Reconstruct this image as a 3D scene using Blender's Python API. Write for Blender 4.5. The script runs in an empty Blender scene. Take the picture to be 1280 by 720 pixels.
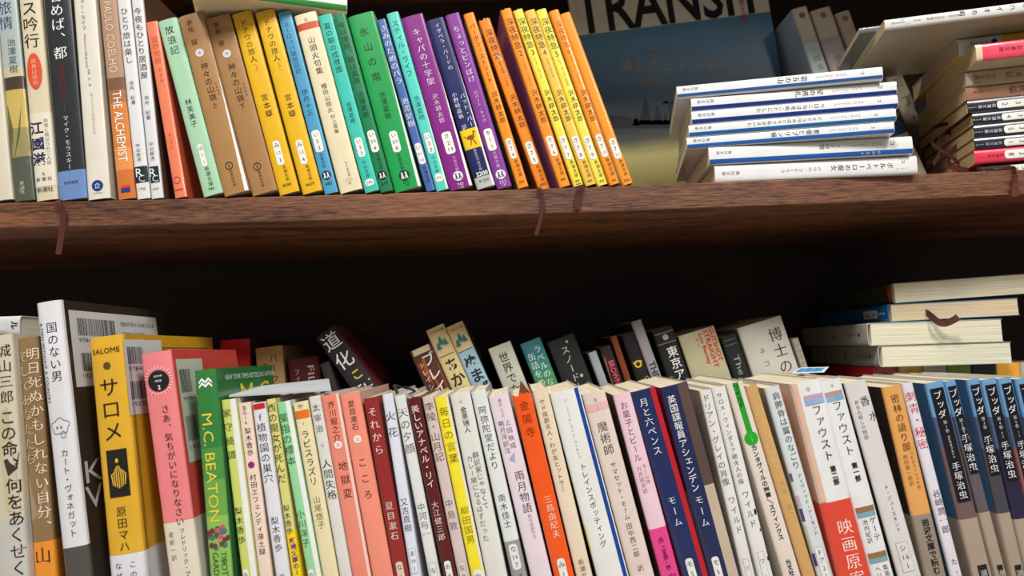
import bpy, math, random
from mathutils import Vector, Matrix, Euler
random.seed(7)
scn = bpy.context.scene
COL = scn.collection

# ------------------------------------------------------------------ camera, world, lamps, exposure
FPX = 840.0                        # focal length for a 1280 px wide frame
PITCH, ROLL = math.radians(5.3), math.radians(-1.85)
EYE = Vector((0.0, -0.497, 1.20))  # half a metre in front of the shelf edge (y = 0)
cam = bpy.data.cameras.new('camera'); cam_ob = bpy.data.objects.new('camera', cam); COL.objects.link(cam_ob)
CAMR = (Matrix.Rotation(math.pi / 2 + PITCH, 3, 'X') @ Matrix.Rotation(ROLL, 3, 'Z'))
cam_ob.matrix_world = Matrix.Translation(EYE) @ CAMR.to_4x4()
cam.sensor_width = 36.0; cam.lens = FPX / 1280 * 36.0; cam.clip_start = 0.01; cam.clip_end = 50
cam.dof.use_dof = True; cam.dof.focus_distance = 0.49; cam.dof.aperture_fstop = 5.6
scn.camera = cam_ob

w = bpy.data.worlds.new('room_light'); scn.world = w; w.use_nodes = True
w.node_tree.nodes['Background'].inputs[0].default_value = (1.0, 0.95, 0.90, 1)
w.node_tree.nodes['Background'].inputs[1].default_value = 0.13

def area(name, loc, target, sx, sy, power, colr):
    l = bpy.data.lights.new(name, 'AREA'); l.shape = 'RECTANGLE'; l.size = sx; l.size_y = sy
    l.energy = power; l.color = colr
    o = bpy.data.objects.new(name, l); COL.objects.link(o); o.location = loc
    o.rotation_euler = (Vector(target) - Vector(loc)).to_track_quat('-Z', 'Y').to_euler()
area('ceiling_lamp', (-0.45, -1.12, 2.76), (-0.45, -1.0, 0.0), 0.40, 0.40, 44, (1.0, 0.985, 0.96))
area('ceiling_lamp', (0.65, -1.15, 2.78), (0.65, -1.0, 0.0), 0.40, 0.40, 38, (1.0, 0.985, 0.96))
area('streak_light', (1.00, -1.20, 2.22), (0.0, 0.0, 1.35), 0.14, 0.34, 3.5, (1.0, 0.97, 0.92))  # added unseen light, low at right, for highlight streaks on the glossy spines

scn.view_settings.view_transform = 'Standard'
scn.view_settings.look = 'None'
scn.view_settings.exposure = -0.08
scn.view_settings.gamma = 1.0
scn.view_settings.use_curve_mapping = False
scn.cycles.use_denoising = True
scn.cycles.max_bounces = 6

# ------------------------------------------------------------------ the bookcase's measures
BOARD_T = 0.0195
UP_Z = EYE.z + 0.1226       # top of the upper shelf board at the middle of the picture
LO_Z = EYE.z - 0.177        # top of the lower shelf board
DEEP = 0.218
LO_Y = -0.042               # front row of the lower shelf stands this far ahead of the upper one
def sag(x): return -0.0028 * max(0.0, 1 - (x / 0.40) ** 2) + 0.0008
def up_z(x): return UP_Z + sag(x)

# ------------------------------------------------------------------ seeing: where a point of a plane shows, and back
CAMI = CAMR.transposed()
def proj(p):
    q = CAMI @ (Vector(p) - EYE)
    return 640 + FPX * q.x / -q.z, 360 - FPX * q.y / -q.z
def on_plane(px, py, y):
    d = CAMR @ Vector(((px - 640) / FPX, (360 - py) / FPX, -1))
    return EYE + d * ((y - EYE.y) / d.y)
def bis(f, a, b, n=40):
    fa = f(a)
    for _ in range(n):
        m = (a + b) / 2; fm = f(m)
        if (fm > 0) == (fa > 0): a, fa = m, fm
        else: b = m
    return (a + b) / 2

# ------------------------------------------------------------------ materials
def lin(c):
    c = c / 255.0
    return c / 12.92 if c <= 0.04045 else ((c + 0.055) / 1.055) ** 2.4
def L(c): return (lin(c[0]), lin(c[1]), lin(c[2]), 1)
MATS = {}
def mat(c, kind='cover'):
    """cover = laminated jacket, ink = printing, paper = matt paper, cloth = ribbon"""
    k = (tuple(c), kind)
    if k in MATS: return MATS[k]
    m = bpy.data.materials.new('%s_%02x%02x%02x' % (kind, *[int(v) for v in c])); m.use_nodes = True
    nt = m.node_tree; b = nt.nodes['Principled BSDF']
    b.inputs['Base Color'].default_value = L(c)
    b.inputs['Roughness'].default_value = {'cover': 0.32, 'gloss': 0.16, 'ink': 0.45, 'paper': 0.75, 'cloth': 0.8}[kind]
    if kind == 'cover': b.inputs['Coat Weight'].default_value = 0.7; b.inputs['Coat Roughness'].default_value = 0.10
    if 'Specular IOR Level' in b.inputs: b.inputs['Specular IOR Level'].default_value = 0.35 if kind in ('paper', 'cloth', 'ink') else 0.5
    if kind in ('cover', 'paper', 'gloss'):
        tc = nt.nodes.new('ShaderNodeTexCoord'); n = nt.nodes.new('ShaderNodeTexNoise')
        n.inputs['Scale'].default_value = 45; n.inputs['Detail'].default_value = 4
        nt.links.new(tc.outputs['Object'], n.inputs['Vector'])
        mx = nt.nodes.new('ShaderNodeMixRGB'); mx.blend_type = 'MULTIPLY'
        cr = nt.nodes.new('ShaderNodeValToRGB'); cr.color_ramp.elements[0].position = 0.3; cr.color_ramp.elements[1].position = 0.7
        cr.color_ramp.elements[0].color = (0.90, 0.89, 0.87, 1)
        nt.links.new(n.outputs['Fac'], cr.inputs['Fac'])
        mx.inputs['Fac'].default_value = 1.0; mx.inputs['Color1'].default_value = L(c)
        nt.links.new(cr.outputs['Color'], mx.inputs['Color2']); nt.links.new(mx.outputs['Color'], b.inputs['Base Color'])
        bp = nt.nodes.new('ShaderNodeBump'); bp.inputs['Strength'].default_value = 0.06; bp.inputs['Distance'].default_value = 0.002
        nt.links.new(n.outputs['Fac'], bp.inputs['Height']); nt.links.new(bp.outputs['Normal'], b.inputs['Normal'])
    MATS[k] = m
    return m
def page_mat(c):
    k = (tuple(c), 'pages')
    if k in MATS: return MATS[k]
    m = bpy.data.materials.new('pages'); m.use_nodes = True; nt = m.node_tree; b = nt.nodes['Principled BSDF']
    b.inputs['Roughness'].default_value = 0.85
    tc = nt.nodes.new('ShaderNodeTexCoord'); mp = nt.nodes.new('ShaderNodeMapping'); mp.inputs['Scale'].default_value = (2600, 14, 14)
    n = nt.nodes.new('ShaderNodeTexNoise'); n.inputs['Scale'].default_value = 1.0; n.inputs['Detail'].default_value = 2
    cr = nt.nodes.new('ShaderNodeValToRGB')
    cr.color_ramp.elements[0].position = 0.28; cr.color_ramp.elements[1].position = 0.62
    cr.color_ramp.elements[0].color = L([v * 0.80 for v in c]); cr.color_ramp.elements[1].color = L(c)
    nt.links.new(tc.outputs['Object'], mp.inputs['Vector']); nt.links.new(mp.outputs['Vector'], n.inputs['Vector'])
    nt.links.new(n.outputs['Fac'], cr.inputs['Fac']); nt.links.new(cr.outputs['Color'], b.inputs['Base Color'])
    MATS[k] = m
    return m
def wood_mat(name, dark, light, rough):
    m = bpy.data.materials.new(name); m.use_nodes = True; nt = m.node_tree; b = nt.nodes['Principled BSDF']
    b.inputs['Roughness'].default_value = rough
    tc = nt.nodes.new('ShaderNodeTexCoord')
    def noise(scale, det):
        mp = nt.nodes.new('ShaderNodeMapping'); mp.inputs['Scale'].default_value = scale
        n = nt.nodes.new('ShaderNodeTexNoise'); n.inputs['Scale'].default_value = 1; n.inputs['Detail'].default_value = det; n.inputs['Roughness'].default_value = 0.7
        nt.links.new(tc.outputs['Object'], mp.inputs['Vector']); nt.links.new(mp.outputs['Vector'], n.inputs['Vector']); return n
    a = noise((62, 500, 900), 6); c = noise((5, 45, 60), 4)
    mx = nt.nodes.new('ShaderNodeMixRGB'); mx.inputs['Fac'].default_value = 0.38
    nt.links.new(a.outputs['Fac'], mx.inputs['Color1']); nt.links.new(c.outputs['Fac'], mx.inputs['Color2'])
    cr = nt.nodes.new('ShaderNodeValToRGB'); cr.color_ramp.elements[0].position = 0.41; cr.color_ramp.elements[1].position = 0.58
    cr.color_ramp.elements[0].color = L(dark); cr.color_ramp.elements[1].color = L(light)
    nt.links.new(mx.outputs['Color'], cr.inputs['Fac']); nt.links.new(cr.outputs['Color'], b.inputs['Base Color'])
    bp = nt.nodes.new('ShaderNodeBump'); bp.inputs['Strength'].default_value = 0.25; bp.inputs['Distance'].default_value = 0.0006
    nt.links.new(a.outputs['Fac'], bp.inputs['Height']); nt.links.new(bp.outputs['Normal'], b.inputs['Normal'])
    return m

# ------------------------------------------------------------------ meshes
class MB:
    def __init__(s): s.v = []; s.f = []; s.mi = []; s.ms = []
    def m(s, material):
        if material not in s.ms: s.ms.append(material)
        return s.ms.index(material)
    def add(s, vs, fs, material):
        o = len(s.v); k = s.m(material); s.v += [tuple(p) for p in vs]
        for f in fs: s.f.append([i + o for i in f]); s.mi.append(k)
    def box(s, a, b, material):
        x0, y0, z0 = a; x1, y1, z1 = b
        s.add([(x0, y0, z0), (x1, y0, z0), (x1, y1, z0), (x0, y1, z0), (x0, y0, z1), (x1, y0, z1), (x1, y1, z1), (x0, y1, z1)],
              [(0, 3, 2, 1), (4, 5, 6, 7), (0, 1, 5, 4), (1, 2, 6, 5), (2, 3, 7, 6), (3, 0, 4, 7)], material)
    def build(s, name, parent=None, smooth=False):
        me = bpy.data.meshes.new(name); me.from_pydata(s.v, [], s.f)
        for q in s.ms: me.materials.append(q)
        me.polygons.foreach_set('material_index', s.mi)
        if smooth: me.polygons.foreach_set('use_smooth', [True] * len(s.f))
        me.update()
        o = bpy.data.objects.new(name, me); COL.objects.link(o)
        if parent: o.parent = parent
        return o
def tag(o, label, cat, group=None):
    o['label'] = label; o['category'] = cat
    if group: o['group'] = group
    return o

# ------------------------------------------------------------------ lettering: the glyphs of Blender's own font, turned into flat printed shapes
GLY = {}
def prepare(strings):
    """one pass over every character (for upright columns) and every whole word (for words set along a line)"""
    want = set()
    for s, st in strings:
        if st in 'mgb':
            for ch in s:
                if ch != ' ': want.add((ch, st))
        else: want.add((s, st))
    obs = []
    for key in sorted(want):
        c = bpy.data.curves.new('g', 'FONT'); c.body = key[0]; c.align_x = 'CENTER'; c.resolution_u = 2
        c.offset = {'m': -0.011, 'g': 0.0, 'b': 0.022, 'w': 0.0, 'W': 0.02}[key[1]]
        o = bpy.data.objects.new('g', c); COL.objects.link(o); obs.append((key, o, c))
    dg = bpy.context.evaluated_depsgraph_get()
    for key, o, c in obs:
        me = bpy.data.meshes.new_from_object(o.evaluated_get(dg))
        vs = [(p.co.x, p.co.y) for p in me.vertices]; fs = [tuple(p.vertices) for p in me.polygons]
        GLY[key] = (vs, fs); bpy.data.meshes.remove(me)
    for key, o, c in obs:
        bpy.data.objects.remove(o); bpy.data.curves.remove(c)
SMALL = set('ァィゥェォッャュョヮぁぃぅぇぉっゃゅょ')
TURN = set('ー〜／（）()・-')
def glyph_v(ch, st):
    """a character of a vertical column, centred on its box"""
    vs, fs = GLY[(ch, st)]
    vs = [(x, y - 0.38) for x, y in vs]
    if ch in 'ー〜（）()／-': vs = [(y, -x) for x, y in vs]
    elif ch in '、。': vs = [(x + 0.6, y + 0.55) for x, y in vs]
    elif ch in SMALL: vs = [(x + 0.1, y + 0.1) for x, y in vs]
    return vs, fs

K = (28, 26, 26); WH = (236, 234, 230); GR = (95, 92, 90)
def T(s, a, b, c=K, u=.5, sz=None, st='m'): return ('T', s, a, b, c, u, sz, st)      # column of characters from a down to b
def R(s, a, b, c=K, u=.5, h=None, st='w'): return ('R', s, a, b, c, u, h, st)        # words turned a quarter, running from a down to b
def H(s, a, wd, c=K, u=.5, st='w'): return ('H', s, a, wd, c, u, 0, st)              # words across the spine
def S(a, b, s, wd=.6, c=(238, 236, 230), o=False, tc=K, u=.5): return ('S', s, a, b, c, u, wd, 'g', o, tc)   # number sticker
def D(u0, u1, a, b, c): return ('D', u0, u1, a, b, c)                                # printed rectangle
def O(u, a, rx, ry, c): return ('O', u, a, rx, ry, c)                                # printed disc, radii in mm
def P(pts, c): return ('P', pts, c)                                                  # printed polygon of (u, at) corners
def V(u, a, b, c): return ('V', u, a, b, c)                                            # pale side cover showing as a wedge at the right edge
def E(kind, u, a, r, c): return ('E', kind, u, a, r, c)                              # publisher's mark

def strings_of(books):
    out = []
    for bk in books:
        for t in bk.get('tx', ()):
            if t[0] in 'TRH': out.append((t[1], t[7]))
            elif t[0] == 'S': out.append((t[1], 'g'))
    return out

# ------------------------------------------------------------------ the book builder
class Book:
    """spine at local y = 0 facing -y, thickness t along x, height h along z, covers run back to y = d"""
    def __init__(s, bk, M, t, h, d, axis):
        s.bk, s.M, s.t, s.h, s.d, s.axis = bk, M, t, h, d, axis
        s.hard = bk.get('hard', False); s.lz = 0
        s.c = min(bk.get('round', 0.0024 if not s.hard else 0.003), t * 0.3)
    def ys(s, x):
        u = abs(2 * x / s.t - 1); u = min(u, 1.0)
        return s.c * (1 - (1 - u ** 3) ** (1 / 3))
    def z(s, a):
        if s.axis == 'f': return s.h * (1 - a)
        i = s.axis
        return bis(lambda q: proj(s.M @ Vector((s.t / 2, 0, q)))[i] - a, -0.12, s.h + 0.12)
    def put(s, mb, vs, fs, material, lift):
        mb.add([(min(max(x, 0.0001), s.t - 0.0001), s.ys(x) - lift - s.lz, z) for x, z in vs], fs, material)
    def grid(s, mb, u0, u1, z0, z1, material, lift, nu=8):
        vs, fs = [], []
        for i in range(nu + 1):
            x = s.t * (u0 + (u1 - u0) * i / nu); vs += [(x, z0), (x, z1)]
        for i in range(nu): fs.append((2 * i, 2 * i + 2, 2 * i + 3, 2 * i + 1))
        s.put(mb, vs, fs, material, lift)
    def strips(s, mb, xs, half, zc, material, lift):
        vs, fs = [], []
        for x, hz in zip(xs, half): vs += [(x, zc - hz), (x, zc + hz)]
        for i in range(len(xs) - 1): fs.append((2 * i, 2 * i + 2, 2 * i + 3, 2 * i + 1))
        s.put(mb, vs, fs, material, lift)
    def disc(s, mb, xc, zc, rx, rz, material, lift, n=16):
        an = [math.pi * i / n for i in range(n + 1)]
        s.strips(mb, [xc - rx * math.cos(a) for a in an], [max(1e-6, rz * math.sin(a)) for a in an], zc, material, lift)
    def rrect(s, mb, xc, zc, hx, hz, r, material, lift):
        r = min(r, hx, hz); an = [math.radians(15 * k) for k in range(7)]
        xs = [xc - hx + r - r * math.cos(a) for a in an]; hs = [hz - r + r * math.sin(a) for a in an]
        mid = [xc - hx + r + (2 * hx - 2 * r) * k / 6 for k in range(1, 6)]
        s.strips(mb, xs + mid + [2 * xc - x for x in reversed(xs)], hs + [hz] * 5 + list(reversed(hs)), zc, material, lift)
    def column(s, mb, txt, z0, z1, xc, size, st, material, lift):
        n = len(txt); pitch = (z0 - z1) / n
        em = min(abs(pitch) * .99, size or 1, s.t * 0.8 if not size else 1) * (.94 if st == 'm' else 1)
        for i, ch in enumerate(txt):
            if ch == ' ': continue
            vs, fs = glyph_v(ch, st); zc = z0 - pitch * (i + .5)
            for dx in ((-0.011, 0.011) if st == 'm' else (0,)):
                s.put(mb, [(xc + (x + dx) * em, zc + y * em) for x, y in vs], fs, material, lift)
    def line(s, mb, key, cx, cz, length, size, material, lift, turned):
        vs, fs = GLY[key]
        x0 = min(v[0] for v in vs); x1 = max(v[0] for v in vs); yc = 0.36
        k = length / (x1 - x0); ky = size if size else k
        pts = [((x - (x0 + x1) / 2) * k, (y - yc) * ky) for x, y in vs]
        if turned: pts = [(cx + y, cz - x) for x, y in pts]
        else: pts = [(cx + x, cz + y) for x, y in pts]
        s.put(mb, pts, fs, material, lift)
    def mark(s, kind, xc, zc, r, c, root):
        mb = MB(); ink = mat(c, 'ink')
        if kind == 'people': r *= .82
        if kind == 'people':                      # round mark with two small standing figures cut into it
            s.disc(mb, xc, zc, r, r * 1.0, ink, 0.00010)
            alt = mat((225, 225, 220) if sum(c) < 300 else (40, 60, 50), 'ink')
            for q in (-0.36, 0.36):
                s.disc(mb, xc + q * r, zc + .42 * r, r * .17, r * .17, alt, .00016, 10)
                s.put(mb, [(xc + (q - .1) * r, zc + .25 * r), (xc + (q + .1) * r, zc + .25 * r), (xc + (q + .28) * r, zc - .65 * r), (xc + (q + .08) * r, zc - .65 * r),
                           (xc + q * r, zc - .2 * r), (xc + (q - .12) * r, zc - .65 * r), (xc + (q - .3) * r, zc - .65 * r)], [(6, 5, 4, 3, 2, 1, 0)], alt, .00016)
        elif kind == 'square':                    # dark square with two pale initials
            s.rrect(mb, xc, zc, r, r * 1.25, .0002, ink, .0001)
            s.line(mb, ('R', 'w'), xc - r * .2, zc + r * .35, r * 1.0, 0, mat((225, 228, 226), 'ink'), .00016, False)
            s.line(mb, ('C', 'w'), xc + r * .1, zc - r * .62, r * .9, 0, mat((190, 196, 196), 'ink'), .00016, False)
        elif kind == 'flame':
            s.put(mb, [(xc - r, zc - r), (xc + r, zc - r), (xc + r, zc - r * .1), (xc - r, zc - r * .1)], [(0, 1, 2, 3)], mat((30, 60, 130), 'ink'), .0001)
            for q in (-.7, -.2, .3, .75):
                s.put(mb, [(xc + (q - .3) * r, zc), (xc + (q + .3) * r, zc), (xc + (q + .12) * r, zc + r * .9)], [(0, 1, 2)], ink, .00012)
        elif kind == 'ring':
            n = 24; vs = []
            for i in range(n):
                a = 2 * math.pi * i / n
                vs += [(xc + r * math.cos(a), zc + r * math.sin(a)), (xc + .8 * r * math.cos(a), zc + .8 * r * math.sin(a))]
            s.put(mb, vs, [(2 * i, (2 * i + 2) % (2 * n), (2 * i + 3) % (2 * n), 2 * i + 1) for i in range(n)], ink, .0001)
        elif kind == 'rosette':
            for i in range(8):
                a = i * math.pi / 4; s.disc(mb, xc + .62 * r * math.cos(a), zc + .62 * r * math.sin(a), r * .26, r * .26, ink, .0001, 8)
            s.disc(mb, xc, zc, r * .35, r * .35, ink, .00012, 10)
        elif kind == 'bird':                      # long-legged walking bird
            for pts in (((-.6, .05), (.1, -.12), (.45, .1), (.2, .4), (-.3, .4)), ((.3, .2), (.5, .25), (.52, .8), (.4, .8)), ((.4, .74), (.8, .72), (.52, .9), (.38, .88)),
                        ((-.1, -.05), (.02, -.05), (-.2, -.85), (-.3, -.85)), ((.1, -.05), (.2, -.05), (.5, -.85), (.38, -.85)), ((-.55, .2), (-.9, .45), (-.6, .4))):
                s.put(mb, [(xc + x * r, zc + y * r) for x, y in pts], [tuple(range(len(pts)))], ink, .0002)
        elif kind == 'waves':                     # two stacked zigzag crests
            for q in (0, -.62):
                s.put(mb, [(xc - r, zc + q * r), (xc - .5 * r, zc + (q + .6) * r), (xc, zc + (q + .1) * r), (xc + .5 * r, zc + (q + .6) * r), (xc + r, zc + q * r),
                           (xc + r, zc + (q - .35) * r), (xc + .5 * r, zc + (q + .2) * r), (xc, zc + (q - .3) * r), (xc - .5 * r, zc + (q + .2) * r), (xc - r, zc + (q - .35) * r)],
                      [(0, 9, 8, 1), (1, 8, 7, 2), (2, 7, 6, 3), (3, 6, 5, 4)], ink, .0001)
        elif kind == 'trees':                     # three stylised fir trees
            for tx, tz, k in ((-.45, -.35, .62), (.0, .15, .75), (.48, -.1, .62)):
                for j in range(3):
                    zz = zc + (tz + k * (.55 - j * .38)) * r; ww = k * (.28 + .16 * j) * r
                    s.put(mb, [(xc + tx * r - ww, zz - k * .32 * r), (xc + tx * r + ww, zz - k * .32 * r), (xc + tx * r, zz + k * .3 * r)], [(0, 1, 2)], ink, .0001 + j * .00003)
                s.put(mb, [(xc + tx * r - .04 * r, zc + (tz - k * .8) * r), (xc + tx * r + .04 * r, zc + (tz - k * .8) * r), (xc + tx * r + .04 * r, zc + (tz - k * .4) * r), (xc + tx * r - .04 * r, zc + (tz - k * .4) * r)], [(0, 1, 2, 3)], ink, .0001)
        elif kind == 'wings':                     # ring with two raised wings
            n = 20; vs = []
            for i in range(n):
                a = 2 * math.pi * i / n
                vs += [(xc + .5 * r * math.cos(a), zc + .5 * r * math.sin(a)), (xc + .27 * r * math.cos(a), zc + .27 * r * math.sin(a))]
            s.put(mb, vs, [(2 * i, (2 * i + 2) % (2 * n), (2 * i + 3) % (2 * n), 2 * i + 1) for i in range(n)], ink, .0001)
            for q in (-1, 1):
                s.put(mb, [(xc + q * .3 * r, zc + .35 * r), (xc + q * .95 * r, zc + 1.1 * r), (xc + q * .55 * r, zc + .1 * r)], [(0, 1, 2)], ink, .00012)
        elif kind == 'flowers':
            rr = random.Random(3)
            for i in range(26):
                a = rr.random() * 6.3; q = rr.random() ** .5 * r
                cc = rr.choice([(190, 90, 95), (215, 130, 130), (60, 95, 50), (90, 110, 70), (120, 50, 55), (80, 110, 130)])
                s.disc(mb, xc + q * math.cos(a), zc + 1.0 * q * math.sin(a), r * .24, r * .24, mat(cc, 'ink'), .0001 + i * .000006, 8)
        elif kind == 'figure':                    # standing plant-like figure of upright strokes
            rr = random.Random(5)
            for i in range(7):
                q = (i - 3) / 3; top = 1.0 - .6 * q * q - .25 * rr.random()
                s.put(mb, [(xc + q * .5 * r, zc - (1.25 - .3 * abs(q)) * r), (xc + (q * .5 + .09) * r, zc - (1.2 - .3 * abs(q)) * r), (xc + (q * .62 + .11) * r, zc), (xc + (q * .32 + .06) * r, zc + top * r), (xc + (q * .32) * r, zc + top * r), (xc + q * .62 * r, zc)],
                      [tuple(range(6))], ink, .0002)
            s.disc(mb, xc, zc + 1.2 * r, r * .14, r * .2, ink, .0002, 10)
        elif kind == 'head':                      # loose line drawing of a head
            for rx, rz, ox, oz in ((.9, .8, 0, .1), (.3, .35, .25, -.75)):
                n = 22; vs = []
                for i in range(n):
                    a = 2 * math.pi * i / n; k = 1 + .12 * math.sin(5 * a)
                    vs += [(xc + (ox + k * rx * math.cos(a)) * r, zc + (oz + k * rz * math.sin(a)) * r), (xc + (ox + (k * rx - .07) * math.cos(a)) * r, zc + (oz + (k * rz - .07) * math.sin(a)) * r)]
                s.put(mb, vs, [(2 * i, (2 * i + 2) % (2 * n), (2 * i + 3) % (2 * n), 2 * i + 1) for i in range(n)], ink, .0001)
            for q in (-.3, .1): s.disc(mb, xc + q * r, zc, r * .12, r * .12, ink, .0001, 8)
        elif kind == 'rays':
            for i in range(26):
                a = 2 * math.pi * i / 26; k = 1.55 if i % 2 else 1.4
                ca, sa = math.cos(a), math.sin(a); wv = .06
                s.put(mb, [(xc + r * (1.12 * ca - wv * sa), zc + r * (1.12 * sa + wv * ca)), (xc + r * (1.12 * ca + wv * sa), zc + r * (1.12 * sa - wv * ca)), (xc + r * k * ca, zc + r * k * sa)], [(0, 1, 2)], ink, .0001)
        for v in mb.f: pass
        mb.build('publisher_mark' if kind in ('people', 'square', 'flame', 'ring', 'waves') else 'cover_motif', root)

    def build(s):
        bk, t, h, d = s.bk, s.t, s.h, s.d
        root = bpy.data.objects.new(bk.get('name', 'hardcover_book' if s.hard else 'paperback_book'), None); COL.objects.link(root)
        root.matrix_world = s.M; root.empty_display_size = 0.01
        tag(root, bk['label'], bk.get('cat', 'book'), bk.get('group'))
        s.root = root
        ck = bk.get('fin', 'cover')
        base = bk['c']; side = bk.get('side', base); sideL = bk.get('sideL', side)
        # ---- cover: one folded sheet, spine in colour bands from the head down
        th = 0.0022 if s.hard else 0.00045
        xs = [0.5 * t * (1 - math.cos(math.pi * i / 14)) for i in range(15)]
        outer = [(0, d), (0, d * .5)] + [(x, s.ys(x)) for x in xs] + [(t, d * .5), (t, d)]
        inner = []
        for (x, y) in outer:
            xi = min(max(x, th), t - th); yi = y if y >= d * .5 else max(s.ys(x), 0) + th * (1 if th < x < t - th else .6)
            if y < d * .5 and (x <= th or x >= t - th): yi = s.c + th
            inner.append((xi, yi))
        bands = sorted([(s.z(a), c) for a, c in bk.get('bands', ())], reverse=True)
        sbands = sorted([(s.z(a), c) for a, c in bk.get('sidebands', ())], reverse=True)
        zs = sorted(set([0.0, h] + [min(max(z, 0.0005), h - 0.0005) for z, c in bands + sbands]))
        def colour(zc, bs, first):
            c = first
            for zb, cb in bs:
                if zc < zb: c = cb
            return c
        mb = MB(); n = len(outer)
        wob = bk.get('torn', 0); rr = random.Random(len(bk['label']))
        base_v = len(mb.v); vs = []
        for j, z in enumerate(zs):
            top = (j == len(zs) - 1)
            for k_, ring in enumerate((outer, inner)):
                for i, (x, y) in enumerate(ring):
                    rr2 = random.Random(i * 31 + 5)
                    vs.append((x, y, z - (wob * rr2.random() if top else 0)))
        mb.v = vs
        def vid(j, r, i): return j * 2 * n + r * n + i
        for j in range(len(zs) - 1):
            zc = (zs[j] + zs[j + 1]) / 2
            spc = mat(colour(zc, bands, base), ck)
            sdr = mat(colour(zc, sbands, side), ck); sdl = mat(colour(zc, sbands, sideL), ck)
            for i in range(n - 1):
                q = sdl if i < 2 else (sdr if i >= n - 3 else spc)
                mb.f.append([vid(j, 0, i), vid(j, 0, i + 1), vid(j + 1, 0, i + 1), vid(j + 1, 0, i)]); mb.mi.append(mb.m(q))
                mb.f.append([vid(j, 1, i + 1), vid(j, 1, i), vid(j + 1, 1, i), vid(j + 1, 1, i + 1)]); mb.mi.append(mb.m(mat((225, 220, 208), 'paper')))
            for i in (0, n - 1):
                mb.f.append([vid(j, 0, i), vid(j + 1, 0, i), vid(j + 1, 1, i), vid(j, 1, i)]); mb.mi.append(mb.m(sdl if i == 0 else sdr))
        for j in (0, len(zs) - 1):
            spc = mat(colour(zs[j] + (1e-5 if j == 0 else -1e-5), bands, base), ck)
            for i in range(n - 1):
                mb.f.append([vid(j, 0, i), vid(j, 1, i), vid(j, 1, i + 1), vid(j, 0, i + 1)]); mb.mi.append(mb.m(spc))
        o = mb.build('cover', root)
        # ---- pages
        e = 0.003 if s.hard else 0.0004
        pg = bk.get('pages', (222, 208, 176)); mb = MB(); x0, x1 = th + .0001, t - th - .0001; y0 = s.c + th + .0004; y1 = d - (e if s.hard else .0006)
        zb, zt = e, h - e - (0.0006 if not s.hard else 0) - wob * .6
        m_ = page_mat(pg); nx = 8; vs = []
        for zz in (zb, zt):
            for yy in (y0, y1):
                for i in range(nx + 1):
                    q = 2 * i / nx - 1
                    dz = (-.0004 * (1 - q * q) if zz == zt else 0)
                    dy = (-.0012 * (1 - q * q) if (yy == y1 and s.hard) else 0)
                    vs.append((x0 + (x1 - x0) * i / nx, yy + dy, zz + dz))
        fs = []; a = nx + 1
        for i in range(nx):
            fs += [(i, i + 1, 2 * a + i + 1, 2 * a + i), (a + i + 1, a + i, 3 * a + i, 3 * a + i + 1), (2 * a + i, 2 * a + i + 1, 3 * a + i + 1, 3 * a + i), (i + 1, i, a + i, a + i + 1)]
        fs += [(0, 2 * a, 3 * a, a), (nx, a + nx, 3 * a + nx, 2 * a + nx)]
        mb.add(vs, fs, m_); mb.build('page_block', root)
        # ---- paper band (obi)
        for ob in bk.get('obi', ()):
            a, b, c = ob[:3]
            za, zb_ = s.z(a), max(s.z(b), 0.0004) if b is not None else 0.0004
            za = min(za, h - .0004)
            mb = MB(); g = 0.0002; vs = []; ring = [(-g, d * .985)] + [(-g, s.c)] + [(x, s.ys(x) - g) for x in xs[1:-1]] + [(t + g, s.c), (t + g, d * .985)]
            for zz in (zb_, za): vs += [(x, y, zz) for x, y in ring]
            q = len(ring)
            mb.add(vs, [(i, i + 1, q + i + 1, q + i) for i in range(q - 1)], mat(c, 'cover'))
            mb.build('paper_band', root)
        # ---- printing
        inks, prs = [], []; lift = 0.00030 if bk.get('obi') else 0.00014
        for e_ in bk.get('tx', ()):
            k = e_[0]; ink = MB(); pr = MB(); inks.append(ink); prs.append(pr)
            if k == 'T':
                _, txt, a, b, c, u, sz, st = e_
                s.column(ink, txt, s.z(a), s.z(b), u * t, sz and sz / 1000, st, mat(c, 'ink'), lift + .00008)
            elif k == 'R':
                _, txt, a, b, c, u, hh, st = e_
                za, zb2 = s.z(a), s.z(b)
                s.line(ink, (txt, st), u * t, (za + zb2) / 2, abs(za - zb2), hh and hh / 1000, mat(c, 'ink'), lift + .00008, True)
            elif k == 'H':
                _, txt, a, wd, c, u, _0, st = e_
                s.line(ink, (txt, st), u * t, s.z(a), wd * t, 0, mat(c, 'ink'), lift + .00008, False)
            elif k == 'D':
                _, u0, u1, a, b, c = e_
                s.grid(pr, u0, u1, max(0.0003, min(s.z(b), s.z(a))), min(h - .0003, max(s.z(a), s.z(b))), mat(c, 'cover'), lift)
            elif k == 'O':
                _, u, a, rx, ry, c = e_
                s.disc(pr, u * t, s.z(a), rx / 1000, ry / 1000, mat(c, 'ink'), lift + .00003)
            elif k == 'P':
                pts = [(u * t, s.z(a)) for u, a in e_[1]]
                s.put(pr, pts, [tuple(range(len(pts)))], mat(e_[2], 'ink'), lift + .00002)
            elif k == 'V':
                _, u, a, b, c = e_
                za, zb2 = min(s.z(a), h), max(s.z(b), .0003); vs, fs = [], []
                for i in range(7):
                    f = i / 6; x = t * (u + (1 - u) * f); vs += [(x, zb2), (x, zb2 + (za - zb2) * f + .0002)]
                for i in range(6): fs.append((2 * i, 2 * i + 2, 2 * i + 3, 2 * i + 1))
                s.put(pr, vs, fs, mat(c, 'cover'), lift)
            elif k == 'E':
                s.lz = lift + .00004; s.mark(e_[1], e_[2] * t, s.z(e_[3]), e_[4] / 1000, e_[5], root); s.lz = 0
            elif k == 'S':
                _, txt, a, b, c, u, wd, st, outl, tc = e_
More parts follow.
